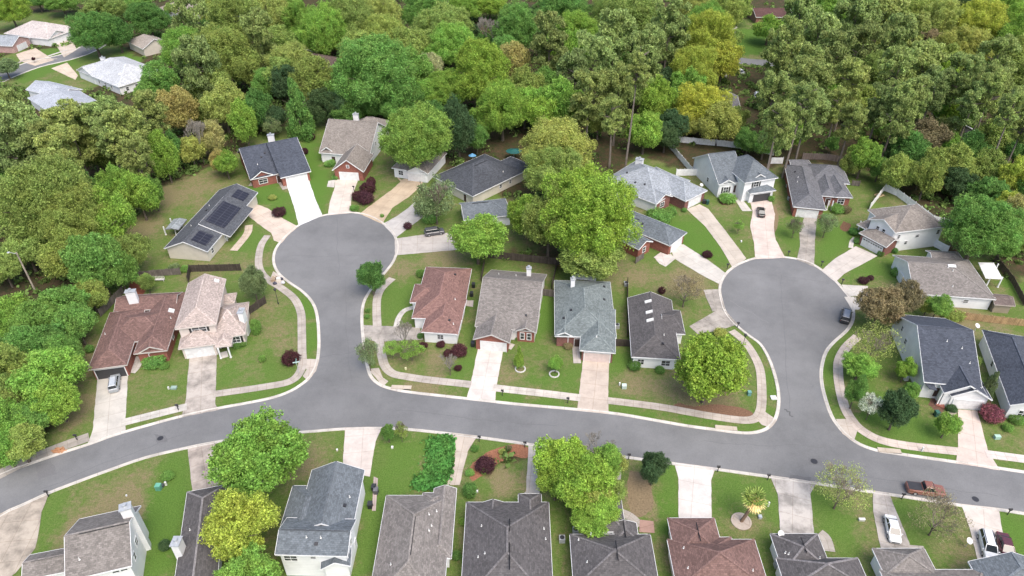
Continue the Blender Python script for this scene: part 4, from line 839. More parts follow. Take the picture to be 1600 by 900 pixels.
# far houses, top
far_g = None
house('ranch_house', 'grey-roofed house with pink brick garage front, leftmost house at the far left street', [
  dict(A=(18.9,72.0), B=(47.3,59.1), d=24, z=2.9, p=.45, r='v', e='gh', wall=br(PINKW))], LGREY, br(PINKW), feats=[(0,'F',.5,5,2.1,0,'garage')], sky=[(0,1,.5,.8,1.5,1.0)])
house('ranch_house', 'pale pink-roofed white house with white garage, across the far left street', [
  dict(A=(75.1,61.1), B=(124.4,43.3), D=(28.9,44.4), z=3.0, p=.45, r='v', e='hh'), dict(A=(76.0,61.3), B=(104.4,50.2), d=10, z=2.9, p=.45, r='v', e='gg')], (.46,.41,.39), WHITE, feats=[(1,'F',.55,5,2.1,0,'garage'),(0,'L',.5,1,1,1,'win')])
house('ranch_house', 'long white-roofed house with skylights and side windows, far left above the woods', [
  dict(A=(119.6,108.9), B=(184.9,136.0), C=(236.0,104.0), z=3.0, p=.42, r='u', e='hh'), dict(A=(119.1,109.3), B=(144.4,120.0), d=12, z=2.9, p=.42, r='v', e='gh')], (.44,.45,.47), WHITE,
  feats=[(0,'R',.15,1,1.3,.8,'win'),(0,'R',.35,1,1.3,.8,'win'),(0,'R',.5,1,1.3,.8,'win'),(0,'R',.65,1,1.3,.8,'win'),(0,'R',.8,1,1.3,.8,'win'),(0,'F',.5,1,1.1,1,'win'),(0,'F',.65,1,1.1,1,'win'),(0,'F',.8,1,1.1,1,'win')], sky=[(0,0,.8,.5,1.6,1.0)], chim=[((160.0,90.0),5.6,dict(sx=1.4,sy=1))])
house('ranch_house', 'pale blue-white angular roof half hidden by the dark pines at far left', [
  dict(A=(42.7,152.9), B=(89.3,182.7), C=(127.8,144.0), z=3.0, p=.4, r='u', e='hg'), dict(A=(40.0,140.0), B=(93.3,153.3), D=(52.9,121.3), z=2.95, p=.4, r='u', e='gg')], (.36,.38,.42), WHITE)
house('ranch_house', 'tan-roofed house peeking between trees beside the dark green tree at top left', [dict(A=(222.7,76.7), B=(264.4,66.7), d=14, z=3.0, p=.5, r='v', e='gh')], (.32,.28,.25), CREAM)
house('ranch_house', 'grey-brown roof with a dark solar panel at the top edge, left of the woods', [dict(A=(315,24), B=(358,30), d=13, z=3.0, p=.4, r='u', e='gg')], (.16,.145,.14), WHITE, pv=[(0,0,.3,.5,5,3)])
house('ranch_house', 'tan roof at the top edge behind the dark round tree', [dict(A=(243,14), B=(290,24), d=14, z=3.0, p=.4, r='u', e='hh')], (.28,.24,.21), WHITE)
house('ranch_house', 'small brown roof in the woods, upper of the two left of centre', [dict(A=(457.3,71.5), B=(494.7,81.3), d=11, z=3.0, p=.5, r='u', e='hg')], (.09,.06,.05), (.12,.08,.07))
house('ranch_house', 'long brown roof in the woods, lower of the two left of centre', [dict(A=(466.7,112.0), B=(523.2,122.7), C=(499.2,85.9), z=3.0, p=.45, r='u', e='gg')], (.115,.085,.075), (.15,.1,.08))
house('ranch_house', 'long dark red roof in the trees at the top edge, right of centre', [dict(A=(1181.3,26.7), B=(1240.0,26.7), d=13, z=3.0, p=.3, r='u', e='gg')], (.10,.055,.05), (.25,.13,.1))
house('ranch_house', 'small dark red roof at the top edge, right of the long red roof', [dict(A=(1281.9,24.5), B=(1300.5,24.5), d=8, z=3.0, p=.4, r='u', e='gg')], (.12,.07,.06), (.25,.13,.1))
house('ranch_house', 'shadowed grey roof among trees above the white vinyl fence', [dict(A=(1128,178), B=(1160,180), d=16, z=3.0, p=.4, r='v', e='gg')], (.13,.125,.13), (.2,.2,.2))
house('ranch_house', 'blue-grey roof in the woods near the right edge', [dict(A=(1488,203), B=(1524,203), d=13, z=3.0, p=.45, r='v', e='gh')], (.14,.16,.17), (.08,.08,.08))
house('garden_shed', 'wooden shed with metal roof at the edge of the right woods', [dict(A=(1371.6,251.0), B=(1388.4,248.8), D=(1367.6,236.9), z=2.3, p=.35, r='v', e='gg')], (.28,.30,.32), (.17,.10,.07), 'shed', feats=[(0,'F',.5,1.2,1.0,.9,'win')])
house('garden_shed', 'tan and brown barn-roof shed beside the new wood fence', [dict(A=(1554.2,475.7), B=(1586.6,478.1), D=(1552.9,459.2), z=2.3, p=.45, r='u', e='gg')], (.14,.11,.10), (.32,.27,.2), 'shed', fcol=(.4,.35,.3))
house('gazebo', 'small metal-roofed gazebo on the lawn behind the solar-panelled house', [dict(A=(258.1,358.1), B=(278.7,358.7), D=(269.9,342.1), z=2.4, p=.2, r='v', e='gg', open=True)], (.24,.26,.27), WHITE, 'gazebo', posts=[((259.5,367),2.3),((276,367.5),2.3),((270,354),2.3),((285,354),2.3)], fcol=(.15,.15,.16))

# ================================================================== TREES AND SHRUBS
def quads_mesh(name, P, Nn, size, aspect=1.0, seed=0, mat='leaf'):
    r = np.random.RandomState(seed); n = len(P)
    t = r.normal(0, 1, (n, 3)); t -= (t*Nn).sum(1, keepdims=True)*Nn; t /= np.linalg.norm(t, axis=1, keepdims=True)+1e-9
    b_ = np.cross(Nn, t); s = (size*(0.45+1.25*r.rand(n)**1.6))[:, None] if np.ndim(size) == 0 else size[:, None]
    a = t*s*0.5*aspect; c = b_*s*0.5
    V = np.stack([P-a*0.9-c*0.35, P+a*0.2-c, P+a, P-a*0.1+c], 1).reshape(-1, 3)
    me = bpy.data.meshes.new(name); me.vertices.add(4*n); me.vertices.foreach_set('co', V.astype(np.float32).ravel())
    me.loops.add(4*n); me.loops.foreach_set('vertex_index', np.arange(4*n)); me.polygons.add(n); me.polygons.foreach_set('loop_start', np.arange(0, 4*n, 4))
    me.update(calc_edges=True); me.materials.append(M[mat]); return me
def lobes_crown(seed, nl, nleaf, rl=(.26, .44), shape='round', spread=.74, squash=1.0, droop=.45):
    r = np.random.RandomState(seed); L = []; tries = 0
    while len(L) < nl and tries < 4000:
        tries += 1
        d = r.normal(0, 1, 3); d /= np.linalg.norm(d); rr = spread*(.35+.65*r.rand()**.5); c = d*rr
        if shape == 'cone': 
            z = r.rand()**1.25*1.9-0.95; w = (1-(z+.95)/2.0)*.70+.05; a = r.rand()*6.283; q = w*(.5+.5*r.rand()); c = np.array([q*math.cos(a), q*math.sin(a), z*.9])
        elif shape == 'pine':
            z = r.rand()*1.7-0.85; w = .80*math.sqrt(max(.1, 1-(z*.85)**2)); a = r.rand()*6.283; q = w*(.25+.75*r.rand()); c = np.array([q*math.cos(a), q*math.sin(a), z])
        elif shape == 'flat': c[2] = abs(c[2])*.8-.15
        elif c[2] < -droop*.9: c[2] *= .5
        rad = r.uniform(*rl)*(1.0 if shape != 'cone' else .35+.65*(1-(c[2]+.95)/2))
        if any(np.linalg.norm(c-q)<.45*rad for q, _ in L) : continue
        L.append((c, rad))
    Cn = np.array([c for c, _ in L]); Rd = np.array([x for _, x in L])
    w = Rd**2; w /= w.sum(); n0 = int(nleaf*3.0); k = r.choice(len(L), n0, p=w)
    d = r.normal(0, 1, (n0, 3)); d[:, 2] += .35; d /= np.linalg.norm(d, axis=1, keepdims=True)
    rad = Rd[k]*(1-.45*r.rand(n0)**1.6)
    bumpy = 1+.13*np.sin(d[:, 0]*7+k)+.13*np.sin(d[:, 1]*8+k*2)+.1*np.sin(d[:, 2]*9+k*3)+.10*np.sin(d[:, 0]*19+2*k)*np.sin(d[:, 1]*21+k)+.07*np.sin(d[:, 2]*23+d[:, 0]*17)
    off = d*(rad*bumpy)[:, None]; off[:, 2] *= squash
    P = Cn[k]+off
    hole = np.sin(P[:, 0]*11+seed)*np.sin(P[:, 1]*12.5+1.3*seed)*np.sin(P[:, 2]*12+.7*seed)+.45*np.sin(P[:, 0]*27+P[:, 2]*19+seed)*np.sin(P[:, 1]*25-P[:, 2]*17)
    inside = np.zeros(n0)
    for j in range(len(L)):
        q = P-Cn[j]; q[:, 2] /= squash; inside += (np.linalg.norm(q, axis=1) < Rd[j]*.72)
    keep = np.where((inside-(rad < Rd[k]*.72) < .5) & ((hole > -.30+.25*r.rand(n0)) | (rad < Rd[k]*.74)))[0][:nleaf]
    P = P[keep]; d = d[keep]
    Nn = d*.40+r.normal(0, .60, P.shape); Nn[:, 2] += .28; Nn /= np.linalg.norm(Nn, axis=1, keepdims=True)
    return P, Nn
PRO = {}
def proto_crown(key, *a, size=.05, aspect=1.25, **k):
    P, Nn = lobes_crown(*a, **k); PRO[key] = quads_mesh('crown_'+key, P, Nn, size, aspect, a[0])
for i in range(4): proto_crown('broad%d' % i, 10+i, 48, 46000, size=.033, rl=(.20, .36), spread=.8)
for i in range(3): proto_crown('big%d' % i, 30+i, 96, 140000, size=.0190, rl=(.15, .29), spread=.86)
for i in range(4): proto_crown('pine%d' % i, 50+i, 66, 30000, size=.034, rl=(.13, .25), shape='pine', squash=.60, aspect=1.8)
for i in range(2): proto_crown('cone%d' % i, 60+i, 46, 26000, size=.038, rl=(.26, .36), shape='cone')
for i in range(2): proto_crown('shrub%d' % i, 70+i, 14, 9000, size=.06, rl=(.4, .58), spread=.5)
for i in range(2): proto_crown('wisp%d' % i, 90+i, 50, 5200, size=.026, rl=(.16, .30), spread=.84)
for i in range(2): proto_crown('thin%d' % i, 80+i, 40, 7500, size=.040, rl=(.18, .32), spread=.82)
def tubes(name, segs, n=5):
    mb = MB()
    for a, b_, r0, r1 in segs: mb.tube(a, b_, r0, r1, n, cap=False)
    me = bpy.data.meshes.new(name); me.from_pydata([tuple(v) for v in mb.v], [], mb.f); me.materials.append(M['bark']); me.update(); return me
def grow(seed, depth, start, dirn, length, rad, segs, spreadk=.55, up=.15, n=3):
    r = random.Random(seed); d = dirn.normalized(); p = start
    for k in range(2):
        d2 = (d+Vector((r.uniform(-.18, .18), r.uniform(-.18, .18), r.uniform(-.05, .18)))).normalized(); q = p+d2*length/2
        segs.append((p, q, rad*(1-.2*k), rad*(.8-.2*k))); p = q; d = d2
    if depth == 0: return
    for j in range(n):
        nd_ = (d+Vector((r.uniform(-1, 1), r.uniform(-1, 1), r.uniform(-.4, .8)))*spreadk*1.2+Vector((0, 0, up))).normalized()
        grow(seed*7+j+1, depth-1, p-d*length*.2*r.random(), nd_, length*r.uniform(.62, .82), rad*.58, segs, spreadk, up, n)
# trunks: height 1 = crown centre height, radius relative to crown radius 1
for i in range(3):
    segs = [(Vector((0, 0, -.02)), Vector((0, 0, .3)), .075, .05), (Vector((0, 0, .3)), Vector((.02, -.02, .75)), .05, .04)]
    r = random.Random(i)
    for k in range(6):
        a = k*1.05+r.random(); z0 = r.uniform(.45, .75); segs.append((Vector((0, 0, z0)), Vector((.45*math.cos(a), .45*math.sin(a), z0+.35)), .026, .012))
        segs.append((Vector((.45*math.cos(a), .45*math.sin(a), z0+.35)), Vector((.75*math.cos(a+.3), .75*math.sin(a+.3), z0+.5)), .012, .005))
    PRO['trunk%d' % i] = tubes('trunk_mesh', segs)
for i in range(2):
    segs = [(Vector((0, 0, -.01)), Vector((.02, .01, .45)), .085, .062), (Vector((.02, .01, .45)), Vector((0, .03, 1.0)), .062, .035), (Vector((0, .03, 1.0)), Vector((0, 0, 1.22)), .035, .01)]
    r = random.Random(9+i)
    for k in range(16):
        a = r.random()*6.3; z0 = r.uniform(.84, 1.12); l = r.uniform(.35, .7); segs.append((Vector((0, 0, z0)), Vector((l*math.cos(a), l*math.sin(a), z0+.06)), .016, .005))
    PRO['pinetrunk%d' % i] = tubes('trunk_mesh', segs)
for i in range(3):
    segs = []; r = random.Random(20+i)
    for k in range(3+i % 2):
        a = k*2.1+i; grow(100+i*17+k, 5, Vector((0, 0, -1.0)), Vector((.55*math.cos(a), .55*math.sin(a), 1.0)), .62, .042, segs, .50, .10, 3)
    segs = [(a, b_, max(r0, .0062), max(r1, .0055)) for a, b_, r0, r1 in segs]
    PRO['bare%d' % i] = tubes('branches', segs, 3)
COL = dict(rpine=(.145,.215,.048), street=(.105,.195,.042), limed=(.165,.252,.046), lime=(.160,.242,.046), limeg=(.138,.228,.048), green=(.108,.195,.050), deep=(.078,.155,.042), dark=(.052,.088,.038), olive=(.158,.205,.058), oliv2=(.195,.225,.066), yel=(.225,.255,.048), tan=(.250,.235,.090),
  pine=(.172,.215,.074), pined=(.136,.172,.062), pale=(.24,.25,.13), white=(.42,.42,.34), grey=(.27,.25,.22), brown=(.155,.135,.075), burg=(.058,.026,.030), burg2=(.15,.055,.062), sage=(.11,.15,.07))
WORDS = dict(rpine='round-crowned olive pine', street='fresh green leafy tree', limed='lime-green leafy tree', lime='bright lime-green leafy tree', limeg='fresh green leafy tree', green='mid-green leafy tree', deep='deep green leafy tree', dark='dark green dense tree', olive='olive-green tree', oliv2='yellowish olive tree', yel='yellow-green tree', tan='tan-yellow budding tree',
  pine='tall grey-green pine', pined='tall dark pine', pale='pale cream-green tree', white='white-blossomed tree', grey='bare grey-branched tree', brown='brown-olive tree', burg='burgundy shrub', burg2='pink-burgundy shrub', sage='sage green tree')
MARKS = [('the solar-panelled house',(320,350)),('the navy-roofed chimney house',(430,250)),('the tall taupe house',(550,225)),('the house hidden by the round pine',(650,262)),('the long dark-roofed house',(760,270)),('the brown-roofed brick house',(210,515)),('the pink-beige two-story house',(330,495)),('the red-brown roofed corner house',(690,465)),
 ('the taupe-roofed brick gable house',(795,475)),('the grey-green roof',(917,490)),('the roof with three skylights',(1030,515)),('the slate-roofed brick house',(1030,365)),('the light grey roof',(1030,285)),('the white house with the black car',(1165,270)),('the grey-roofed brick house',(1285,290)),('the angled white two-story house',(1395,350)),
 ('the broad taupe roof',(1480,435)),('the white navy-roofed house',(1480,560)),('the bottom left two-story house',(140,850)),('the blue-grey two-story roof',(510,800)),('the long taupe roof',(665,830)),('the charcoal-brown roof',(805,840)),('the brown roof at the bottom',(1120,850)),('the palm',(1180,765)),('the white sedan',(1393,830)),
 ('the far white-roofed house',(175,112)),('the far pale roof',(85,145)),('the top left pink roof',(75,40)),('the top-edge solar roof',(335,15)),('the brown roofs in the woods',(490,90)),('the far right red roof',(1215,20)),('the roof above the white fence',(1143,160)),('the wooden shed',(1377,245)),('the blue-grey woods roof',(1500,190)),
 ('the left street',(520,440)),('the right cul-de-sac',(1230,460)),('the left cul-de-sac',(525,385)),('the bare grey treetop',(767,48)),('@at the top edge left of centre',(620,-10)),('@at the top edge just right of centre',(920,-10)),('@at the top edge toward the right',(1420,-10)),('@at the left edge, upper half',(0,290)),('@at the left edge, lower half',(0,620)),('@at the right edge near the top',(1600,130)),('@at the right edge, in the right woods',(1600,310))]
TREES = []; GROW = 1.22
def relation(p, q):
    dx, dy = p[0]-q[0], p[1]-q[1]
    if abs(dx) > 1.3*abs(dy): return 'right of' if dx > 0 else 'left of'
    return 'below' if dy > 0 else 'above'
def tree(kind, cx, cy, rx, ry=None, form=None, base=None, h=None, words=None, label=None, group=None):
    col = COL[kind]; r = random.Random(int(cx*31+cy*17))
    form = form or {'pine': 'pine', 'pined': 'pine', 'grey': 'bare'}.get(kind, 'broad')
    shrub = form in ('shrub',)
    # crown radius from its apparent width, at the height the kind grows to
    hc = 5.0
    for _ in range(6):
        R = rx/px_per_m((cx, cy), hc)
        Rz = R*{'pine': 1.25, 'cone': 1.35, 'shrub': .8, 'bare': .95}.get(form, 1.0)
        if ry: Rz = min(2.2*R, max(.5*R, Rz*ry/rx))
        if form == 'pine': hc = h or max(8.0, min(15.0, 4+R*1.6+Rz*.6))
        elif shrub: hc = Rz*.75
        else: hc = h or Rz*.92+min(2.6, .22*R+.7)
    p = G((cx, cy), hc); x, y = p.x, p.y
    lean = r.random()*6.283
    nm = {'pine': 'pine_tree', 'broad': 'leafy_tree', 'cone': 'conical_tree', 'shrub': 'garden_shrub', 'bare': 'bare_tree', 'thin': 'sparse_tree'}[form]
    o = bpy.data.objects.new(nm, None); C.objects.link(o); o.location = (x, y, 0)
    v = r.uniform(.88, 1.12); hs = r.uniform(-.06, .06); c = (min(1, col[0]*v*(1+hs)), min(1, col[1]*v), min(1, col[2]*v*(1-hs)), 1)
    def ch(name, mesh, loc, sc, cc):
        q = bpy.data.objects.new(name, mesh); C.objects.link(q); q.parent = o; q.location = loc; q.scale = sc; q.rotation_euler = (0, 0, lean); q.color = cc; return q
    bark = (.17,.135,.105,1) if form == 'pine' else (.12,.10,.08,1)
    if form == 'bare':
        ch('branches', PRO['bare%d' % r.randrange(3)], (0, 0, hc), (R*.80, R*.80, Rz*.80), (*[k*.95 for k in col], 1) if kind == 'grey' else (.30,.26,.20,1))
        if kind != 'grey': ch('crown', PRO['wisp%d' % r.randrange(2)], (0, 0, hc), (R, R, Rz), c)
        ch('trunk', PRO['trunk0'], (0, 0, 0), (R*.6, R*.6, max(.2, hc-Rz*.7)), bark)
    else:
        if form == 'thin':
            ch('crown', PRO['thin%d' % r.randrange(2)], (0, 0, hc), (R, R, Rz), c); ch('branches', PRO['bare%d' % r.randrange(3)], (0, 0, hc), (R*.75, R*.75, Rz*.8), (.22,.19,.15,1))
            ch('trunk', PRO['trunk0'], (0, 0, 0), (R*.6, R*.6, max(.2, hc-Rz*.6)), bark)
        else:
            big = form == 'broad' and R > 7.5
            key = {'pine': 'pine%d' % r.randrange(4), 'cone': 'cone%d' % r.randrange(2), 'shrub': 'shrub%d' % r.randrange(2)}.get(form, ('big%d' % r.randrange(3)) if big else 'broad%d' % r.randrange(4))
            ch('crown', PRO[key], (0, 0, hc), (R, R, Rz), c)
            if form == 'pine': ch('trunk', PRO['pinetrunk%d' % r.randrange(2)], (0, 0, 0), (min(R, 4.5), min(R, 4.5), hc), (.20,.17,.145,1))
            else: ch('trunk', PRO['trunk%d' % r.randrange(3)], (0, 0, 0), (R, R, hc), bark)
    TREES.append(dict(o=o, p=(cx, cy), form=form, kind=kind, R=R, words=words, label=label, group=group, hc=hc, Rz=Rz))
    return o
# --- street and garden trees
T = tree
T('oliv2',872,235,62,50); T('olive',868,268,50,42); T('limed',918,335,84,78); T('olive',858,345,44,62); T('lime',822,335,34,36); T('olive',925,402,55,22, h=6); T('limeg',746,372,47,36)
T('limed',1110,578,60,58); T('street',405,712,78,58); T('yel',376,822,58,60); T('limeg',385,905,55,42)
T('limed',880,722,46,48); T('limed',908,750,52,48); T('lime',868,755,30); T('limeg',948,722,30); T('olive',955,765,24); T('grey',935,702,36,form='bare'); T('oliv2',962,725,20,30,form='thin'); T('limed',930,802,42,28); T('oliv2',925,770,34)
T('dark',1022,730,25,33); T('green',1532,354,58,52); T('rpine',650,216,60,52); T('dark',716,200,29,48); T('sage',680,308,38,40,form='thin',words='white-flowered sparse green tree'); T('sage',665,322,20,22,form='shrub')
T('green',463,163,27,38,form='cone'); T('deep',580,432,24,27); T('sage',395,443,22,30); T('sage',575,553,20,28,form='thin'); T('grey',630,520,24,30,form='bare'); T('limeg',642,545,24,14,form='thin'); T('limeg',612,545,16,12,form='thin')
T('grey',702,565,22,20,form='bare'); T('brown',1376,478,38,34); T('brown',1415,465,26,30); T('green',1466,478,20,20); T('oliv2',1366,537,40,38,form='bare'); T('white',1363,632,20,26,form='thin'); T('dark',1403,640,29,36); T('limeg',1481,664,20,20)
T('limeg',1345,570,28,20); T('green',1338,612,18,30); T('limeg',1416,577,16,20); T('green',1425,610,14); T('sage',1550,598,14,22,form='cone'); T('olive',1450,478,14); T('olive',1490,492,18,12,form='shrub')
T('oliv2',1318,760,46,44,form='bare'); T('brown',1470,804,44,42,form='bare'); T('brown',1072,450,34,28,form='bare'); T('sage',1243,352,15,17,form='thin'); T('sage',1292,350,18,18,form='thin'); T('limeg',1155,352,10,form='thin')
T('limeg',811,554,10,18,form='cone'); T('limeg',868,568,13,12); T('green',1095,540,10,form='shrub'); T('oliv2',1125,520,12,10,form='shrub'); T('deep',606,675,12,16); T('olive',626,672,12,20,form='thin'); T('sage',425,198,16,form='thin')
T('limeg',490,245,12,form='shrub') if False else None
# --- shrubs
for k, cx, cy, r_, *q in [('burg',453,559,16),('burg',436,331,12,11),('burg',574,293,15,14),('burg',571,309,16,12),('burg',560,306,12),('burg',580,283,9),('burg',637,353,8),('burg',718,548,15,14),('burg',700,552,9),('burg',661,540,9),('burg',689,538,8,6),('burg',716,575,7,6),('burg2',1551,647,21,19),('burg',757,726,19,15),
  ('burg',1105,397,9,8),('burg',1350,438,9,8),('burg',1361,434,6),('burg',486,213,7,9),('burg',476,236,7,8),('burg',1034,454,7,9),('burg',987,305,6,8),('burg',960,283,6,8),('deep',992,570,12,12),('deep',1031,578,9,8),('dark',1488,638,10,9),('green',262,743,12,9),('deep',734,766,13,20),('deep',713,868,9,12),('limeg',722,815,7),
  ('green',240,564,20,8),('green',256,572,9,5),('green',140,545,8,10),('green',370,540,7),('green',380,537,6),('green',399,510,10,24),('green',409,560,7,9),('dark',257,852,11,12),('green',1030,338,24,14),('green',1048,330,10),('green',1018,334,10),('green',1069,328,5),('green',1136,310,16,5),('green',1205,310,6,7),
  ('green',1285,337,6),('green',1310,326,13,9),('brown',1322,327,9,9),('deep',1335,362,9,8),('deep',1339,376,6,7),('deep',1376,396,6,7),('deep',1398,391,7,6),('deep',1443,372,9,6),('green',1400,425,8,10),('oliv2',426,308,8,6),('green',516,255,10,7),('green',524,277,6,5),('green',553,325,9,6),('green',597,337,4),
  ('green',672,342,14,9),('green',658,427,9,9),('green',656,525,5,8),('green',574,485,5,5),('green',574,494,5),('brown',888,540,9,7),('green',1553,650,6) ,('green',1590,655,13,10),('olive',1522,568,9,26),('green',1480,480,8),('green',1500,660,6),('deep',742,700,8,8),('green',734,738,8,8),('green',756,736,7,7),('oliv2',785,705,7,5),('brown',795,700,6),
  ('deep',706,518,8,14),('deep',712,500,8,14),('deep',719,482,7,14),('brown',818,528,6,4),('green',808,528,5),('green',355,737 ,10,8) ,('green',120,560,9),('limeg',493,738,6,5),('green',955,783,5),('green',288,420,8,9),('sage',272,418,10,8),('deep',1290,337,6),('green',1575,668,9)]:
    T(k, cx, cy, r_, q[0] if q else None, form='shrub')
# --- woods at the left
for k, cx, cy, r_, *q in [('olive',70,318,62,58),('olive',120,345,45,45),('pine',18,185,30,34),('pine',45,222,45),('pined',15,235,40),('pine',112,208,38,34),('pine',168,196,34,30),('pine',200,212,36,32),('pined',70,228,30),('pine',95,245,32),('olive',150,235,30),('pine',215,245,24,22),
  ('limeg',172,345,30,40),('limeg',215,303,26,30),('green',238,298,14,24),('limeg',188,295,24,34),('limeg',255,243,20,32),('green',150,410,38,42),('green',185,425,24,26),('olive',105,400,36,34),('limeg',20,320,28,38),('olive',40,390,30,26),('olive',205,395,24,26),('olive',228,440,12,12),
  ('green',60,500,34,28),('green',95,480,34,28),('green',118,505,26,26),('deep',75,535,30,24),('green',30,545,34,28),('limeg',20,495,28,30),('olive',10,575,30,34),('limeg',78,585,44,36),('limeg',85,625,34,28),('limeg',15,655,34,28),('green',50,655,26,24),('olive',15,615,30),('olive',30,695,30,22),('limeg',5,700,26),('green',100,550,24),
  ('olive',5,420,26,20),('olive',140,460,24,20),('oliv2',60,270,30,20),('green',5,295,22),('deep',120,290,25),('tan',330,215,20,22),('grey',307,212,22,34,'bare'),('tan',278,170,28,30),('oliv2',298,235,18),('tan',345,252,14),('limeg',352,255,16,16),('oliv2',348,165,30,30),('lime',380,190,20,30),('deep',270,235,16,22),
  ('pine',232,175,28,24),('limeg',232,146,18,16),('green',250,130,26),('limeg',285,80,32,28),('pined',310,108,34),('olive',345,90,45,38),('pine',300,40,30,34),('olive',325,130,30),('green',325,60,22),('olive',375,30,38,34),('olive',335,25,22),('pine',405,60,30),('pale',395,62,16),('olive',385,110,24),('deep',400,170,24,26),('dark',425,185,22,14),('dark',445,130,22),('green',415,130,18)]:
    fm_ = q.pop() if q and isinstance(q[-1], str) else None
    pn = k in ('pine', 'pined'); T(k, cx, cy, r_*(1.14 if pn else GROW), (q[0] if q else r_)*(1.25 if pn else GROW*1.06), form=fm_)
# --- top left street trees
for k, cx, cy, r_, *q in [('deep',143,50,38,32),('deep',182,52,24,24),('lime',15,15,30,26),('olive',162,14,34,18),('deep',232,30,34,26),('green',95,2,30,14),('sage',8,105,20,12),('deep',60,2,20,10),('green',212,5,24,12),('burg',52,92,3),('olive',265,15,10)]:
    T(k, cx, cy, r_, q[0] if q else None)
# --- woods, centre and right
WOODS = True
for k, cx, cy, r_, *q in [('oliv2',430,25,34,30),('limeg',468,35,26,26),('limeg',505,52,34,34),('olive',548,40,38,36),('oliv2',592,28,30,26),('olive',600,62,34,28),('olive',560,85,28),('green',665,15,32,28),('olive',690,45,40,28),('limeg',725,12,24,16),('grey',768,50,26,30),('green',812,45,34,32),('lime',765,8,24,14),('green',790,78,20),
  ('oliv2',455,100,34,26),('olive',437,70,26,22),('olive',440,118,24),('olive',492,128,30,30),('dark',505,165,24,20),('green',588,118,56,48),('green',545,135,28,28),('limeg',705,72,36,26),('lime',752,118,40,42),('pale',672,108,20,22),('green',645,115,26,28),('limeg',700,140,34,22),('lime',785,170,34,34),('limeg',762,185,24,22),('green',612,168,18,18),('deep',640,155,20),
  ('tan',803,95,22,26),('olive',822,140,28,30),('limeg',668,150,20),('olive',640,75,26),('dark',530,165,20),('deep',545,178,22,14),('green',580,165,16),('deep',675,178,18),('deep',745,215,18,16),('green',420,45,20),
  ('green',880,18,40,24),('limeg',905,48,28,24),('pined',858,70,32,36),('limeg',900,82,20,30),('olive',985,30,42,34),('olive',950,22,26),('pine',960,65,38,34),('pine',1010,90,34,32),('pine',1045,50,34,34),('oliv2',1085,15,30,20),('limeg',1100,35,28,24),('yel',1110,60,34,34),('yel',1085,112,32,32),('yel',1130,95,26,24),('limeg',1078,135,24),
  ('yel',1095,165,38,28),('oliv2',1125,190,30,24),('oliv2',1075,195,22,16),('lime',1025,160,26,34),('limeg',1008,205,26,24),('olive',1000,140,24),('pine',925,105,38,34),('pine',965,150,30,34),('pine',920,155,34,30),('pined',895,120,28),('limeg',870,160,30,30),('lime',845,180,24,24),('limeg',900,170,20,26),('olive',935,190,20,18),('dark',1052,195,22,20),('dark',1040,215,20,14),
  ('limeg',820,165,24),('dark',1040,130,20),('green',850,130,20),('olive',1135,18,26,22),('olive',1155,8,20),('limeg',1202,45,22,14),('olive',1150,60,10) ,('olive',1150,185,16),
  ('pine',1248,30,28,30),('pine',1225,75,32,32),('pine',1275,65,34,32),('pine',1262,112,30,28),('pined',1300,100,34),('limeg',1290,18,34,20),('lime',1345,10,24,14),('pine',1335,40,36,34),('pine',1378,30,34,32),('pined',1345,85,34,32),('pine',1395,75,30,34),('pine',1262,138,36,30),('pine',1208,150,28,26),('pine',1262,178,30,28),('pine',1215,200,28,28),('limeg',1240,205,20),
  ('olive',1430,20,36,24),('oliv2',1470,35,28),('yel',1525,38,36,30),('oliv2',1505,75,34,26),('limeg',1575,20,30,22),('grey',1590,30,16,12),('limeg',1588,60,26,28),('brown',1458,68,22,16),('pine',1420,60,26),('olive',1360,118,22,34),('pine',1325,130,28,26),('limeg',1300,140,22),('pine',1400,120,32,30),('pine',1440,110,34,30),('pined',1375,165,24,22),('pine',1400,180,30,28),
  ('olive',1345,160,24,22),('lime',1470,110,20,16),('limeg',1468,165,18,18),('pine',1500,125,30,28),('pined',1460,140,24),('olive',1480,95,22),('pine',1555,100,32,28),('olive',1585,90,26),('pine',1545,145,28,28),('pine',1520,165,24),('sage',1585,170,26,30),('lime',1490,180,16,14),('limeg',1515,190,12,14),('olive',1590,130,28),
  ('limeg',1350,245,22,24),('green',1375,262,14),('olive',1405,270,22,22),('deep',1425,235,26,22),('brown',1450,215,26,20),('olive',1485,255,30,26),('deep',1520,240,28,26),('olive',1450,275,22,28),('dark',1440,272,16),('olive',1540,260,24,22),('dark',1500,285,24,18),
  ('limeg',1480,222,16,14),('olive',1560,215,26),('yel',1590,275,22,26),('tan',1590,330,18,24),('yel',1575,320,18),('deep',1545,300,26,18),('green',1570,380,22,20),('olive',1595,370,20),('deep',1590,235,20),('green',1410,215,20),('dark',1385,238,12,12),('olive',1330,255,14,16),('green',1300,225,10) ,('green',1195,225,22,14),('deep',1170,222,20,12),('green',1165,215,14)]:
    pn = k in ('pine', 'pined'); T(k, cx, cy, r_*(1.12 if pn else GROW), (q[0] if q else r_)*(1.28 if pn else GROW*1.06))
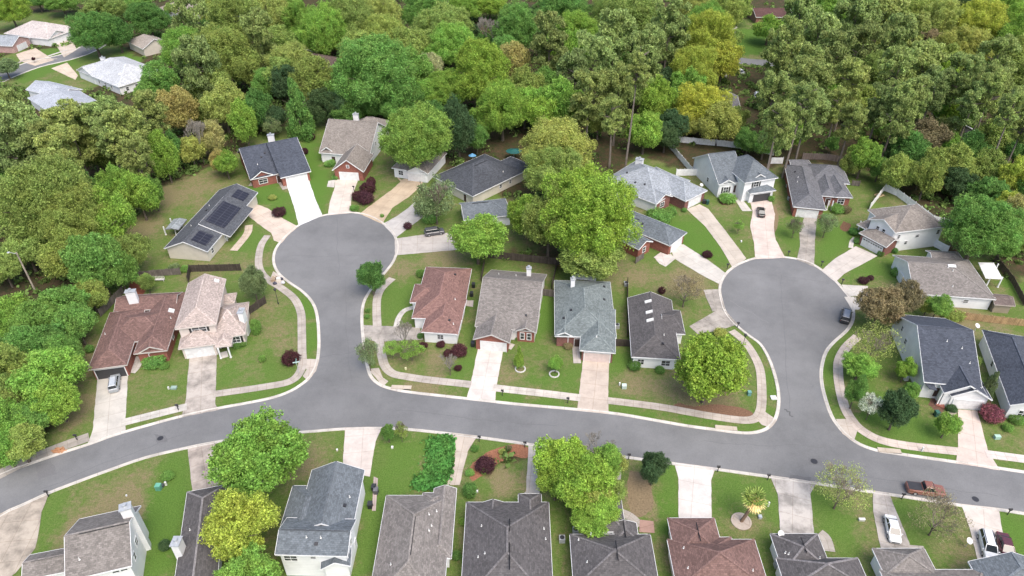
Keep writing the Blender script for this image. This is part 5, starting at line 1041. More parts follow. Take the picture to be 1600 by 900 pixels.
# foot of woods: tall slim pines whose bare trunks show
def tall_pine(kind, bx, by, cx, cy, r_, sq=1.1):
    """trunk foot at photo point (bx,by), crown centre seen at (cx,cy)"""
    b0 = G((bx, by)); vv = (cy-450)/FPX; hh = H-b0.y*(ST+vv*CT)/(CT-vv*ST)
    o = tree(kind, cx, cy, r_, r_*sq, form='pine', h=hh, words='slender pine with long bare trunk'); t_ = TREES[-1]
    x0, y0 = o.location.x, o.location.y; t_['o'].location.x = b0.x; t_['o'].location.y = b0.y
    dx = x0-b0.x
    for c in o.children:
        if c.name.startswith('crown'): c.location.x = dx*.4
        else: c.rotation_euler = (0, math.atan2(dx*.4, hh), 0)
for a in [('pine',952,262,950,180,24),('pine',976,268,1003,110,24),('pine',1191,296,1215,190,24),('pine',1222,278,1262,160,26),('pine',1250,300,1270,215,20) if False else ('pine',1308,262,1330,190,24),('pine',1376,256,1405,160,30),('pine',1395,255,1432,150,26),('pine',1534,290,1575,170,26),('pine',1560,285,1602,195,24),('pine',1290,232,1305,165,22),('pine',1510,245,1545,140,24),
          ('pine',158,272,120,205,26),('pine',202,298,165,215,26),('pine',232,265,205,205,20)]:
    tall_pine(*a)
# --- understory fill so that the woods close up
rf = random.Random(11); spots = [(G(t['p'], t['hc']).x, G(t['p'], t['hc']).y, t['R']) for t in TREES]
houses_xy = [(o.location.x, o.location.y) for o in bpy.data.objects if o.type == 'EMPTY' and o.get('category') in ('house', 'shed')]
roadpts = [(p.x, p.y) for p in smooth_line(far_st)]+[(G((x, 60)).x, G((x, 60)).y) for x in (1150, 1170)]
def clear(x, y, r_, k=.75, hd=11):
    return all((x-a)**2+(y-b_)**2 > (k*(R+r_))**2 for a, b_, R in spots) and all((x-a)**2+(y-b_)**2 > hd**2 for a, b_ in houses_xy)
n_fill = 0
for _ in range(30000):
    if n_fill > 84: break
    px_, py_ = rf.uniform(-40, 1640), rf.uniform(-60, 330)
    q = G((px_, py_)); R0 = rf.uniform(3.0, 5.0)
    if not in_forest(q.x, q.y) or not clear(q.x, q.y, R0, .62) or any((q.x-a)**2+(q.y-b_)**2 < 100 for a, b_ in roadpts): continue
    pr = project(Vector((q.x, q.y, R0)))
    if 225 < pr[1] and 900 < pr[0] < 1500 or (pr[0] < 300 and pr[1] < 165) or (pr[0] < 130 and pr[1] < 190): continue
    if 175 < pr[1] and 380 < pr[0] < 640: continue
    if pr[1] > 205 and 690 < pr[0] < 900: continue
    tree(rf.choice(['deep', 'green', 'olive', 'dark', 'green', 'limeg', 'pined']), pr[0], pr[1], R0*px_per_m(pr, R0), form='broad'); spots.append((q.x, q.y, R0)); n_fill += 1
# palm
pq = G((1158, 815)); palm = empty('palm_tree', (pq.x, pq.y, 0), 'fan palm with drooping dry fronds in a round bed, below the road on the right', 'palm tree')
top = G((1180, 765), 4.6); top = Vector((pq.x+(top.x-pq.x)*.6, pq.y+.2, 5.0))
mb = MB(); prev = Vector((pq.x, pq.y, -.05)); rr = random.Random(2)
for k in range(1, 9):
    t = k/8; q = Vector((pq.x, pq.y, 0)).lerp(top, t); q.x += .12*math.sin(t*3); mb.tube(prev, q, .27-.08*(t-.12), .25-.08*t, 9); mb.tube(q-Vector((0, 0, .04)), q, .29-.06*t, .27-.06*t, 9); prev = q
mb.build('trunk', 'bark', palm, (.20,.14,.10))
for nm, n_, cc, e0, e1, ln in (('green_frond', 26, (.16,.22,.06), -.1, 1.3, 1.9), ('dry_frond', 22, (.50,.42,.22), -.75, .15, 1.7)):
    for k in range(n_):
        mb = MB(); a = k*2.39996+rr.random()*.3; el_ = rr.uniform(e0, e1); d = Vector((math.cos(a)*math.cos(el_), math.sin(a)*math.cos(el_), math.sin(el_))); s = Vector((-math.sin(a), math.cos(a), 0)); L = ln*rr.uniform(.8, 1.1)
        mb.bar(top, top+d*L*.55, .05, .04); hub = top+d*L*.5; upv = s.cross(d)
        for j in range(-6, 7):
            an = j*.2; dd = (d*math.cos(an)+s*math.sin(an)).normalized(); tip = hub+dd*L*.62*(1-.03*abs(j))+Vector((0, 0, -.18*abs(el_-1)*rr.random()-.1)); sd = dd.cross(upv).normalized()*.07
            mid = hub.lerp(tip, .6)+upv*.03
            mb.face([hub, mid+sd, tip, mid-sd])
        mb.build(nm, 'leaf', palm, cc)
mb = MB(); mb.lathe((pq.x, pq.y, 0), [(1.5, 0), (1.5, .16), (1.25, .16), (1.2, .10), (.3, .12)], 20); mb.build('planter_ring', 'concrete', palm, (.42,.36,.31))
# undergrowth: leafy ground cover through the woods
r = np.random.RandomState(8); pts = []
fi, fj = np.where(cov[..., 0] > .8); okk = (Y[fi, fj] < 420) & (Y[fi, fj] > 40) & (abs(X[fi, fj]) < 200); fi, fj = fi[okk], fj[okk]
nblob = 9000; k = r.randint(0, len(fi), nblob); bx = X[fi[k], fj[k]]+r.normal(0, .6, nblob); by = Y[fi[k], fj[k]]+r.normal(0, .6, nblob)
def keep_out(x, y):
    p = project(Vector((x, y, 0)))
    if 930 < p[0] < 1340 and 215 < p[1] < 330: return r.rand() < .93
    if 720 < p[0] < 850 and 205 < p[1] < 300: return r.rand() < .93
    return False
kp = np.array([not keep_out(a, b_) for a, b_ in zip(bx, by)]); hx = np.array(houses_xy)
kp &= ((bx[:, None]-hx[:, 0])**2+(by[:, None]-hx[:, 1])**2).min(1) > 90
bx, by = bx[kp], by[kp]; nb = len(bx); br_ = r.uniform(.7, 2.4, nb); nl = 26; d = r.normal(0, 1, (nb, nl, 3)); d[..., 2] = abs(d[..., 2]); d /= np.linalg.norm(d, axis=2, keepdims=True)
P = np.stack([bx, by, np.zeros(nb)], 1)[:, None, :]+d*(br_[:, None, None]*(.6+.4*r.rand(nb, nl, 1)))*np.array([1, 1, .9]); P = P.reshape(-1, 3); Nn = (d*.6+r.normal(0, .5, d.shape)).reshape(-1, 3); Nn /= np.linalg.norm(Nn, axis=1, keepdims=True)
ug = bpy.data.objects.new('undergrowth', quads_mesh('undergrowth', P, Nn, .62, 1.2, 5)); C.objects.link(ug); ug.color = (.085,.130,.038,1); ug['kind'] = 'stuff'; tag(ug, 'low leafy undergrowth covering the ground between the trunks in the woods', 'undergrowth')
# ------------------------------------------------------------------ labels: look + nearest landmark, ordered where several read alike
def size_word(t):
    R = t['R']
    if t['form'] == 'shrub': return 'small ' if R < 1.1 else ('large ' if R > 2.2 else '')
    return 'giant ' if R > 9.5 else ('large ' if R > 6.3 else ('small ' if R < 3.2 else ''))
ORD = ['leftmost', 'second from left', 'third from left', 'fourth from left', 'fifth from left', 'sixth from left', 'seventh from left', 'eighth from left', 'ninth from left', 'tenth from left']
buck = {}
for t in TREES:
    w = t['words'] or WORDS[t['kind']]
    if t['form'] == 'shrub': w = w.replace('leafy tree', 'rounded shrub').replace('dense tree', 'rounded shrub').replace('tree', 'shrub')
    elif t['form'] == 'bare' and not t['words']: w = {'grey': 'bare grey-branched tree', 'oliv2': 'twiggy olive-budding tree', 'brown': 'twiggy brown budding tree'}.get(t['kind'], w)
    elif t['form'] == 'broad' and t['kind'] == 'pined': w = 'dark grey-green broad tree'
    elif t['form'] == 'cone': w = 'cone-shaped '+w
    elif t['form'] == 'thin' and not t['words']: w = 'thin '+w
    cand = min(MARKS, key=lambda m: math.hypot(t['p'][0]-m[1][0], (t['p'][1]-m[1][1])*1.2)); t['ph'] = size_word(t)+w+' '+(cand[0][1:] if cand[0][0] == '@' else relation(t['p'], cand[1])+' '+cand[0])
    buck.setdefault(t['ph'], []).append(t)
for ph, L in buck.items():
    L.sort(key=lambda t: t['p'][0])
    for i, t in enumerate(L):
        lab = t['label'] or (ph if len(L) == 1 else ph+', '+ORD[min(i, 9)])
        t['o']['label'] = lab if len(lab.split()) <= 16 else lab.replace(' leafy', '').replace('the ', '', 1); t['o']['category'] = 'shrub' if t['form'] == 'shrub' else 'tree'
        t['o']['group'] = 'garden shrubs around the houses' if t['form'] == 'shrub' else ('trees of the woods' if in_forest(t['o'].location.x, t['o'].location.y) else 'garden and street trees')
L_ = [t['o']['label'] for t in TREES]; print('dup labels', len(L_)-len(set(L_)), 'long', sum(len(x.split()) > 16 for x in L_)); print('TREES', len(TREES), 'fill', n_fill)

# ================================================================== FENCES
def fence(label, pts, h, mat, col, cat='fence', name='wooden_fence', closed=False, step=2.4, th=.05, rails=False, group=None):
    P = [G(p) for p in pts]; P = [Vector((p.x, p.y, 0)) for p in P]
    r = empty(name, tuple(P[0]), label, cat, group)
    for a, b_ in zip(P, P[1:]):
        L = (b_-a).length; n = max(1, round(L/step)); d = (b_-a)/n; u = d.normalized(); nn = Vector((-u.y, u.x, 0)); ang = math.atan2(u.y, u.x)
        mb = MB()
        if rails:
            for z in (.35, .75, 1.15): mb.obox((a+b_)/2+Vector((0, 0, z*h/1.3)), u*L/2, nn*.025, Vector((0, 0, .06)))
        else:
            m_ = max(1, int(L/.6)); 
            for k in range(m_):
                s = a.lerp(b_, (k+.5)/m_); hh = h*(1+.012*math.sin(k*1.7)); mb.obox(s+Vector((0, 0, hh/2+.04)), u*(L/m_/2-.01), nn*th/2, Vector((0, 0, hh/2-.03)))
            for z in (.3, h-.3): mb.obox((a+b_)/2+nn*.06+Vector((0, 0, z)), u*L/2, nn*.025, Vector((0, 0, .05)))
        mb.build('fence_panel', mat, r, col)
        for k in range(n+1):
            if k == n and (b_ is not P[-1]): continue
            q = a+d*k; mb = MB(); mb.box((q.x, q.y, (h+.12)/2), .13, .13, h+.12, ang); mb.box((q.x, q.y, h+.15), .17, .17, .05, ang); mb.build('post', mat if mat != 'boards' else 'boards', r, col)
    return r
DW = (.075,.062,.052); GW = (.16,.14,.125); NW = (.38,.26,.14); VN = (.80,.80,.80)
fence('grey split wooden fence in the back garden above the brown-roofed brick house', [(203,437),(243,432),(283,429)], 1.7, 'boards', GW)
fence('dark wooden fence between the solar house lawn and the pink-beige house', [(295,442),(298,425),(377,423)], 1.8, 'boards', DW)
fence('grey wooden fence beside the white chimney of the brown-roofed brick house', [(158,495),(194,458)], 1.8, 'boards', GW)
fence('short dark wooden fence right of the pink-beige house chimney', [(388,493),(416,474)], 1.8, 'boards', DW)
fence('long dark wooden fence behind the taupe and grey-green roofed houses', [(752,402),(783,405),(870,414),(917,416)], 1.9, 'boards', DW)
fence('wooden fence dividing the back gardens behind the taupe and grey-green roofs', [(870,416),(862,452)], 1.6, 'boards', DW)
fence('wooden fence joining the taupe-roofed and the grey-green-roofed houses', [(842,461),(878,466)], 1.8, 'boards', GW)
fence('wooden fence joining the grey-green roof and the three-skylight house', [(961,541),(987,542)], 1.8, 'boards', DW)
fence('thin dark fence line along the right side of the grey-green-roofed house', [(980,443),(980,527)], 1.5, 'boards', DW, th=.04)
fence('dark wooden fence left of the taupe-roofed house back garden', [(757,412),(752,440)], 1.5, 'boards', DW)
fence('weathered grey wooden fence behind the grey-roofed brick house, below the pines', [(1253,249),(1290,250),(1336,258)], 1.9, 'boards', (.22,.18,.16))
fence('short brown wooden fence right of the grey-roofed brick house', [(1330,290),(1342,291)], 1.5, 'boards', GW)
fence('new orange-tan wooden fence between the broad taupe roof and the navy roofs', [(1488,497),(1545,504),(1600,510),(1660,517)], 1.7, 'boards', NW)
fence('dark weathered fence along the right side of the broad taupe-roofed house', [(1553,408),(1580,442),(1599,478)], 1.6, 'boards', (.13,.10,.08))
fence('brown wooden fence end between the angled white house and the broad taupe roof', [(1481,392),(1490,400)], 1.6, 'boards', (.2,.13,.08))
fence('white vinyl fence running diagonally behind the light grey roofed house', [(1040,224),(1080,271)], 1.8, 'paint', VN, name='vinyl_fence')
fence('tall white vinyl fence joining the light grey house and the two-story white house', [(1056,275),(1106,274)], 2.0, 'paint', VN, name='vinyl_fence')
fence('short white vinyl fence right of the two-story white house', [(1203,256),(1222,256)], 1.9, 'paint', VN, name='vinyl_fence')
fence('long white vinyl fence under the trees above the two-story white house', [(1055,222),(1095,226),(1130,229),(1170,234),(1208,243)], 1.9, 'paint', VN, name='vinyl_fence')
fence('white vinyl fence curving round the back of the angled white two-story house', [(1358,328),(1381,298),(1400,306),(1456,348),(1486,355)], 1.9, 'paint', VN, name='vinyl_fence')
fence('white vinyl fence from the angled white house down toward the broad taupe roof', [(1443,377),(1479,396)], 1.9, 'paint', VN, name='vinyl_fence')
fence('wooden garden fence left of the slate-roofed brick house, by the giant lime tree', [(993,412),(1005,404)], 1.6, 'boards', GW)
fence('white picket stakes line right of the three-skylight house', [(1108,243),(1095,250)], 1.2, 'paint', VN, name='picket_fence') if False else None

# ================================================================== VEHICLES
def loft(stations, ring):
    """stations: list of x; ring(x) -> list of (y,z); returns MB"""
    mb = MB(); rows = [[Vector((x, y, z)) for y, z in ring(i)] for i, x in enumerate(stations)]
    n = len(rows[0])
    for A_, B_ in zip(rows, rows[1:]):
        for k in range(n): mb.face([A_[k], B_[k], B_[(k+1) % n], A_[(k+1) % n]])
    mb.face(rows[0]); mb.face(list(reversed(rows[-1]))); return mb
def place_mb(mb, c, ang):
    ca, sa = math.cos(ang), math.sin(ang); mb.v = [Vector((c.x+v.x*ca-v.y*sa, c.y+v.x*sa+v.y*ca, v.z)) for v in mb.v]; return mb
def vehicle(name, label, cat, p, p2, style, col, z0=.06, scale=1.0, accent=None):
    """centre at photo point p, nose toward photo point p2"""
    c = G(p); d = G(p2)-c; ang = math.atan2(d.y, d.x)
    r = empty(name, (c.x, c.y, 0), label, cat)
    S = dict(sedan=(4.6, 1.80, 1.43), suv=(4.75, 1.88, 1.72), pickup=(5.5, 1.95, 1.80))[style]; L, Wd, Hh = [x*scale for x in S]; hw = Wd/2; belt = Hh*.60
    X = [-L/2, -L/2+.12, -L*.40, -L*.2, 0, L*.2, L*.32, L*.44, L/2-.10, L/2]
    if style == 'pickup': top = [belt*.95]*4+[belt]*2+[belt*.98, belt*.95, belt*.86, belt*.7]
    elif style == 'suv': top = [belt*.9, belt, belt*1.02, belt*1.02, belt*1.01, belt*.99, belt*.96, belt*.90, belt*.80, belt*.6]
    else: top = [belt*.82, belt*.98, belt*1.0, belt, belt, belt*.97, belt*.92, belt*.84, belt*.72, belt*.55]
    wdt = [.80, .93, .99, 1, 1, 1, .99, .96, .87, .72]
    def ring(i):
        t = top[i]; w = hw*wdt[i]; zb = .22
        return [(-w*.92, zb), (-w, zb+.14), (-w, t*.62), (-w*.965, t*.88), (-w*.86, t), (w*.86, t), (w*.965, t*.88), (w, t*.62), (w, zb+.14), (w*.92, zb)]
    mb = loft(X, ring); mb.v = [v+Vector((0, 0, z0)) for v in mb.v]; body = place_mb(mb, c, ang).build('body', 'car_paint', r, col, smooth=False, merge=True)
    # cabin: glass house with painted roof
    cab = dict(sedan=(-.37, -.21, .10, .27), suv=(-.475, -.43, .13, .29), pickup=(-.10, -.06, .12, .24))[style]; xb0, xt0, xt1, xb1 = [k*L for k in cab]
    wb, wt = hw*.86, hw*.70; zt = Hh+z0; zb = belt*.96+z0
    def pane(pts): m_ = MB(); m_.face(pts); m_.face([q-Vector((0, 0, .0)) for q in reversed(pts)]) if False else None; return m_
    def hull(x0b, x0t, x1t, x1b, wB, wT, zB, zT):
        m_ = MB(); a = [Vector((x0b, -wB, zB)), Vector((x1b, -wB, zB)), Vector((x1b, wB, zB)), Vector((x0b, wB, zB))]; t = [Vector((x0t, -wT, zT)), Vector((x1t, -wT, zT)), Vector((x1t, wT, zT)), Vector((x0t, wT, zT))]
        for k in range(4): m_.face([a[k], a[(k+1) % 4], t[(k+1) % 4], t[k]])
        m_.face(t); m_.face(list(reversed(a))); return m_
    place_mb(hull(xb0+.04, xt0, xt1, xb1-.04, wb*.985, wt*.97, zb, zt-.05), c, ang).build('windows', 'car_glass', r)
    place_mb(hull(xt0-.03, xt0+.06, xt1-.06, xt1+.04, wt*1.02, wt*.90, zt-.07, zt), c, ang).build('roof_panel', 'car_paint', r, accent or col)
    for sx_ in (-1, 1):     # pillars
        m_ = MB()
        for xb_, xt_ in ((xb0, xt0), ((xb0+xb1)/2-.05*L, (xt0+xt1)/2-.02*L), (xb1, xt1)): m_.bar(Vector((xb_, sx_*wb, zb)), Vector((xt_, sx_*wt, zt-.04)), .09, .07)
        place_mb(m_, c, ang).build('pillar', 'car_paint', r, col)
        m_ = MB(); m_.box((xb1-.25, sx_*(hw+.08), zb+.05), .12, .20, .14); place_mb(m_, c, ang).build('mirror', 'car_paint', r, col)
        m_ = MB(); m_.box((L/2-.16, sx_*hw*.62, belt*.66+z0), .14, .34, .15); place_mb(m_, c, ang).build('headlight', 'lamp_lens', r)
        m_ = MB(); m_.box((-L/2+.07, sx_*hw*.66, belt*.76+z0), .12, .26, .20); place_mb(m_, c, ang).build('tail_light', 'tail_lens', r)
        for x in (-L*.30, L*.30):
            wr = .35*scale; m_ = MB(); m_.tube(Vector((x, sx_*(hw-.20), wr+z0-.02)), Vector((x, sx_*(hw+.015), wr+z0-.02)), wr, wr, 16); w_ = place_mb(m_, c, ang).build('wheel', 'rubber', r)
            m_ = MB(); m_.tube(Vector((x, sx_*(hw+.016), wr+z0-.02)), Vector((x, sx_*(hw+.03), wr+z0-.02)), wr*.6, wr*.5, 10); place_mb(m_, c, ang).build('rim', 'chrome', w_)
    m_ = MB(); m_.box((L/2-.03, 0, .42+z0), .08, Wd*.6, .16); place_mb(m_, c, ang).build('grille', 'dark_metal', r)
    if style == 'pickup':
        m_ = MB(); m_.box((-L*.30, 0, belt*.97+z0+.01), L*.36, Wd*.78, .06); place_mb(m_, c, ang).build('bed_cover', 'paint', r, (.035,.035,.04))
    if style == 'suv':
        m_ = MB()
        for sx_ in (-1, 1): m_.bar(Vector((xt0+.1, sx_*wt*.86, zt+.05)), Vector((xt1-.1, sx_*wt*.86, zt+.05)), .05, .05)
        place_mb(m_, c, ang).build('roof_rack', 'dark_metal', r)
    return r
vehicle('parked_car', 'silver and black hatchback on the driveway of the brown-roofed brick house', 'car', (180.5,602), (184,575), 'suv', (.30,.32,.34), accent=(.42,.45,.48), scale=.93)
vehicle('parked_car', 'dark grey estate car on the driveway right of the left cul-de-sac', 'car', (679,366), (698,363), 'suv', (.075,.075,.085))
vehicle('parked_car', 'black sedan on the driveway of the white two-story house', 'car', (1188.5,334), (1186.5,318), 'sedan', (.018,.018,.02))
vehicle('parked_car', 'black SUV with pale roof at the kerb right of the right cul-de-sac', 'car', (1320.5,497), (1325,478), 'suv', (.022,.022,.026), z0=.04, accent=(.22,.23,.26))
vehicle('parked_car', 'white sedan on the weathered driveway, bottom right', 'car', (1393,830), (1399,856), 'sedan', (.66,.67,.68))
vehicle('parked_car', 'white SUV with dark sunroof, left of the maroon car, bottom right', 'car', (1541,857), (1548,884), 'suv', (.64,.65,.66))
vehicle('parked_car', 'maroon sedan beside the white SUV, bottom right', 'car', (1569,858), (1577,884), 'sedan', (.085,.022,.030))
vehicle('parked_pickup', 'orange-red pickup truck with black bed at the kerb, partly behind the twiggy brown tree', 'pickup truck', (1444,768.5), (1470,772), 'pickup', (.21,.085,.06), z0=.03)
vehicle('parked_car', 'white car in the far clearing, left of the other white car', 'car', (1131,118), (1130,106), 'sedan', (.6,.6,.6))
vehicle('parked_car', 'white car parked slanted in the far clearing, just below the far street', 'car', (1156,115), (1168,122), 'sedan', (.6,.6,.6))
vehicle('parked_car', 'white car nearest the right pines in the far clearing', 'car', (1182,152), (1183,140), 'suv', (.5,.53,.56))

# ================================================================== STREET FURNITURE AND GARDEN THINGS
def mailbox(p, label):
    q = G(p); r = empty('mailbox', (q.x, q.y, 0), label, 'mailbox', 'mailboxes along the kerbs')
    mb = MB(); mb.box((q.x, q.y, .6), .11, .11, 1.2); mb.box((q.x+.12, q.y, .95), .3, .07, .07); mb.build('post', 'dark_metal', r)
    mb = MB(); pr = [(-.13, 0), (.13, 0), (.13, .16), (.09, .26), (0, .30), (-.09, .26), (-.13, .16)]; A_ = [Vector((q.x-.05+x*.0+0, q.y+x, 1.15+z)) for x, z in pr]
    f0 = [a+Vector((-.22, 0, 0)) for a in A_]; f1 = [a+Vector((.30, 0, 0)) for a in A_]
    for k in range(7): mb.face([f0[k], f1[k], f1[(k+1) % 7], f0[(k+1) % 7]])
    mb.face(f1); mb.face(list(reversed(f0))); mb.build('box', 'dark_metal', r)
for p, l in [((76.5,776),'black mailbox at the top of the stained driveway, bottom left'),((121,688),'black mailbox left of the long white driveway at far left'),((279,641),'black mailbox by the driveway of the pink-beige house'),((438.7,680),'black mailbox above the green tree on the south kerb'),((749,690),'black mailbox right of the narrow driveway'),((820,699),'black mailbox by the mulch bed driveway'),
  ((982,718),'black mailbox left of the dark round tree'),((1121,737),'black mailbox right of the wide white driveway'),((1199,750),'black mailbox right of the palm'),((1408.5,780),'black mailbox left of the orange pickup'),((1574,804),'black mailbox at the right edge, south kerb'),((887,630),'black mailbox left of the grey-green house driveway'),((785,618),'black mailbox right of the brick gable house driveway'),
  ((1136,420),'black mailbox between the two driveways on the left of the right cul-de-sac'),((1315,444),'black mailbox right of the right cul-de-sac'),((1283,416),'black mailbox between driveways at the top right of the cul-de-sac'),((1231,400),'black mailbox left of the weathered driveway'),((553,298),'black mailbox by the burgundy hedge'),((1152,512),'black mailbox below the right cul-de-sac, by the twiggy lawn')]:
    mailbox(p, l)
def bin_(p, label, col=(.02,.022,.025), s=1.0):
    q = G(p); r = empty('wheeled_bin', (q.x, q.y, 0), label, 'bin', 'wheeled bins beside the houses')
    mb = MB(); mb.obox((q.x, q.y, .55*s), Vector((.30*s, 0, 0)), Vector((0, .33*s, 0)), Vector((0, 0, .5*s)), 1.18); mb.build('tub', 'paint', r, col)
    mb = MB(); mb.obox((q.x, q.y, 1.10*s), Vector((.37*s, 0, 0)), Vector((0, .42*s, 0)), Vector((0, 0, .05*s)), .9); mb.bar((q.x-.3*s, q.y+.44*s, 1.02*s), (q.x+.3*s, q.y+.44*s, 1.02*s), .06, .06); mb.build('lid', 'paint', r, tuple(c*1.6 for c in col))
    for s_ in (-1, 1): mb = MB(); mb.tube((q.x+s_*.28*s, q.y+.3*s, .13), (q.x+s_*.36*s, q.y+.3*s, .13), .13, .13, 10); mb.build('wheel', 'rubber', r)
GB=(.02,.07,.055)
for a in [((1099.5,318),'black wheeled bin beside the garage of the light grey roofed house'),((1105,319),'green wheeled bin beside the garage of the light grey roofed house',GB),((1250.5,337.5),'left black bin in front of the brick garage by the weathered driveway'),((1256,338.5),'right grey bin in front of the brick garage by the weathered driveway',(.06,.06,.07)),
  ((585,766),'black bin on the small patio by the blue-grey two-story roof, upper',),((588,771),'grey bin on the small patio by the blue-grey two-story roof',(.08,.08,.09)),((579,793),'black kettle-like bin at the lower patio by the blue-grey two-story roof'),((160,588),'dark bin at the open garage of the brown-roofed brick house'),((739,541),'black bin left of the brick gable garage'),
  ((1051,826),'black bin left of the brown roof, upper'),((1051,868),'black bin left of the brown roof, lower'),((1211,848),'large dark bin left of the dark grey roof right of the palm'),((1532,888),'black bin at the corner of the blue-grey roof, bottom right'),((1462,650),'green bin at the foot of the brick steps',GB),((740,449),'dark barrel grill on the right of the red-brown roof'),((737,463),'dark covered grill on the right of the red-brown roof, lower')]:
    bin_(*a)
def ac(p, label):
    q = G(p); r = empty('air_conditioner', (q.x, q.y, 0), label, 'air conditioner', 'outdoor air conditioners')
    mb = MB(); mb.box((q.x, q.y, .42), .85, .85, .84); mb.build('housing', 'galvanised', r, None); mb = MB(); mb.lathe((q.x, q.y, .845), [(.34, 0), (.34, .05), (.1, .07)], 14); mb.build('fan_guard', 'dark_metal', r)
for p, l in [((878,845),'air conditioner in the gap under the big mixed tree, lower left'),((899,832),'air conditioner in the gap under the big mixed tree, upper right'),((1214,885),'air conditioner left of the dark grey roof right of the palm'),((1231,293),'air conditioner left of the grey-roofed brick house'),((978,446),'round-topped unit behind the right corner of the grey-green roof'),((964,512),'air conditioner on the right wall of the grey-green-roofed house'),((1233,312),'second air conditioner left of the grey-roofed brick house, lower')]:
    ac(p, l)
def dish(p, zt, label):
    q = G(p, zt); r = empty('satellite_dish', (q.x, q.y, 0), label, 'satellite dish', 'satellite dishes')
    mb = MB(); mb.tube((q.x, q.y, 0), (q.x, q.y, zt), .04, .04, 6); mb.build('mast', 'galvanised', r)
    mb = MB(); n = Vector((.2, -.5, .8)).normalized(); a = n.orthogonal().normalized(); b_ = n.cross(a); c0 = Vector((q.x, q.y, zt))
    for rr_, dd in ((.0, 0), (.3, .04), (.5, .12)): pass
    rg = [[c0+n*dd+(a*math.cos(t)+b_*math.sin(t))*rr_ for t in [k*math.pi/8 for k in range(16)]] for rr_, dd in ((.05, 0), (.3, .04), (.48, .11))]
    for A_, B_ in zip(rg, rg[1:]):
        for k in range(16): mb.face([A_[k], A_[(k+1) % 16], B_[(k+1) % 16], B_[k]]); mb.face([A_[k]-n*.02, B_[k]-n*.02, B_[(k+1) % 16]-n*.02, A_[(k+1) % 16]-n*.02])
    mb.face(rg[0]); mb.bar(c0, c0+n*.45, .03, .03); mb.build('dish', 'pvc_white', r)
for p, z, l in [((1220,834),3.2,'white satellite dish at the corner of the dark grey roof right of the palm'),((1514.5,845),1.5,'white satellite dish on the lawn left of the white SUV'),((1527,509),4.6,'white satellite dish behind the white navy-roofed house'),((1096,289),1.5,'white satellite dish right of the light grey roof')]: dish(p, z, l)
def ubox(p, label, col, s=(.7,.6,.75), name='utility_box'):
    q = G(p); r = empty(name, (q.x, q.y, 0), label, 'utility box')
    mb = MB(); mb.obox((q.x, q.y, s[2]/2), Vector((s[0]/2, 0, 0)), Vector((0, s[1]/2, 0)), Vector((0, 0, s[2]/2)), .92); mb.build('cabinet', 'paint', r, col); mb = MB(); mb.box((q.x, q.y, s[2]+.02), s[0]*1.02, s[1]*1.02, .06); mb.build('lid', 'paint', r, tuple(min(.7,c*1.25) for c in col))
UG=(.10,.28,.20)
for p, l, c, s in [((249,764),'green utility box left of the round shrub, bottom left lawn',UG,(.8,.8,.9)),((254.5,760),'small dark utility box by the round shrub, bottom left lawn',(.05,.06,.06),(.5,.5,.4)),((260,758),'small white post box by the round shrub, bottom left lawn',(.6,.6,.55),(.25,.25,.7)),((975,606),'white and green utility box on the lawn right of the tan driveway',(.42,.5,.46),(.8,.7,.7)),((968,602),'small white box on the lawn right of the tan driveway',(.6,.6,.6),(.25,.25,.6)),
  ((1170,617),'teal utility box right of the lime tree',(.12,.26,.24),(.6,.6,.8)),((1208.5,622),'white marked cover on the grass by the right street',(.5,.52,.52),(1.0,.9,.15)),((272,607),'green-topped utility cover on the lawn right of the silver car',(.22,.3,.26),(1.0,.7,.3)),((264,608),'small white peg on the lawn right of the silver car',(.6,.6,.55),(.25,.25,.5)),((1557,685),'green and white utility box on the lawn right of the pinkish driveway',(.28,.42,.34),(.9,.6,.6)),
  ((1440,705),'white marker post on the verge below the right corner house',(.6,.6,.6),(.22,.22,.9)),((1189,790),'blue-grey utility box right of the palm',(.3,.38,.38),(.9,.7,.6)),((1200,791),'white marker post right of the palm',(.6,.6,.55),(.22,.22,.9)),((1187,809),'small dark box with white top below the palm',(.3,.33,.36),(.5,.5,.4)),((1346,813),'white lawn ornaments under the twiggy olive tree',(.5,.5,.48),(.9,.35,.35)),((198,775),'small white peg on the bottom left lawn',(.6,.6,.6),(.2,.2,.2)),((527,704),'small white peg on the lawn left of the long pale driveway',(.6,.6,.6),(.25,.25,.3)),
  ((613,700),'small white lamp under the young trees on the south kerb',(.6,.6,.55),(.35,.35,.3)),((634,577),'small yellow-white marker on the corner lawn',(.6,.58,.35),(.3,.3,.35)),((1158,378),'small white marker on the lawn left of the black car driveway',(.6,.6,.6),(.3,.3,.35)),((745,769),'white tub beside the dark shrub below the narrow driveway',(.6,.6,.6),(.4,.3,.3)),((1415,594),'white garden ornament beside the white wall of the navy-roofed house',(.6,.6,.6),(.7,.5,.8))]:
    ubox(p, l, c, s)
# street lamps, sign, pole
def lamp(p, hgt, label, arm=(0, 0)):
    q = G(p); r = empty('street_lamp', (q.x, q.y, 0), label, 'street lamp')
    mb = MB(); mb.tube((q.x, q.y, 0), (q.x, q.y, .5), .13, .09, 10); mb.tube((q.x, q.y, .5), (q.x, q.y, hgt), .07, .05, 8); mb.build('pole', 'dark_metal', r)
    mb = MB(); mb.lathe((q.x, q.y, hgt), [(.08, 0), (.22, .10), (.26, .42), (.30, .45), (.12, .62), (.03, .70)], 8); mb.build('lantern', 'dark_metal', r)
lamp((435,475), 3.4, 'black street lamp on the lawn behind the rubbish pile, left street'); lamp((1159,547), 3.4, 'black street lamp above the lime tree, beside the right cul-de-sac path'); lamp((448,682), 2.2, 'short black lamp post above the green tree, south kerb') if False else None
q = G((467,583)); r = empty('street_sign', (q.x, q.y, 0), 'crossed teal and white street name blades beside the round burgundy shrub', 'street sign')
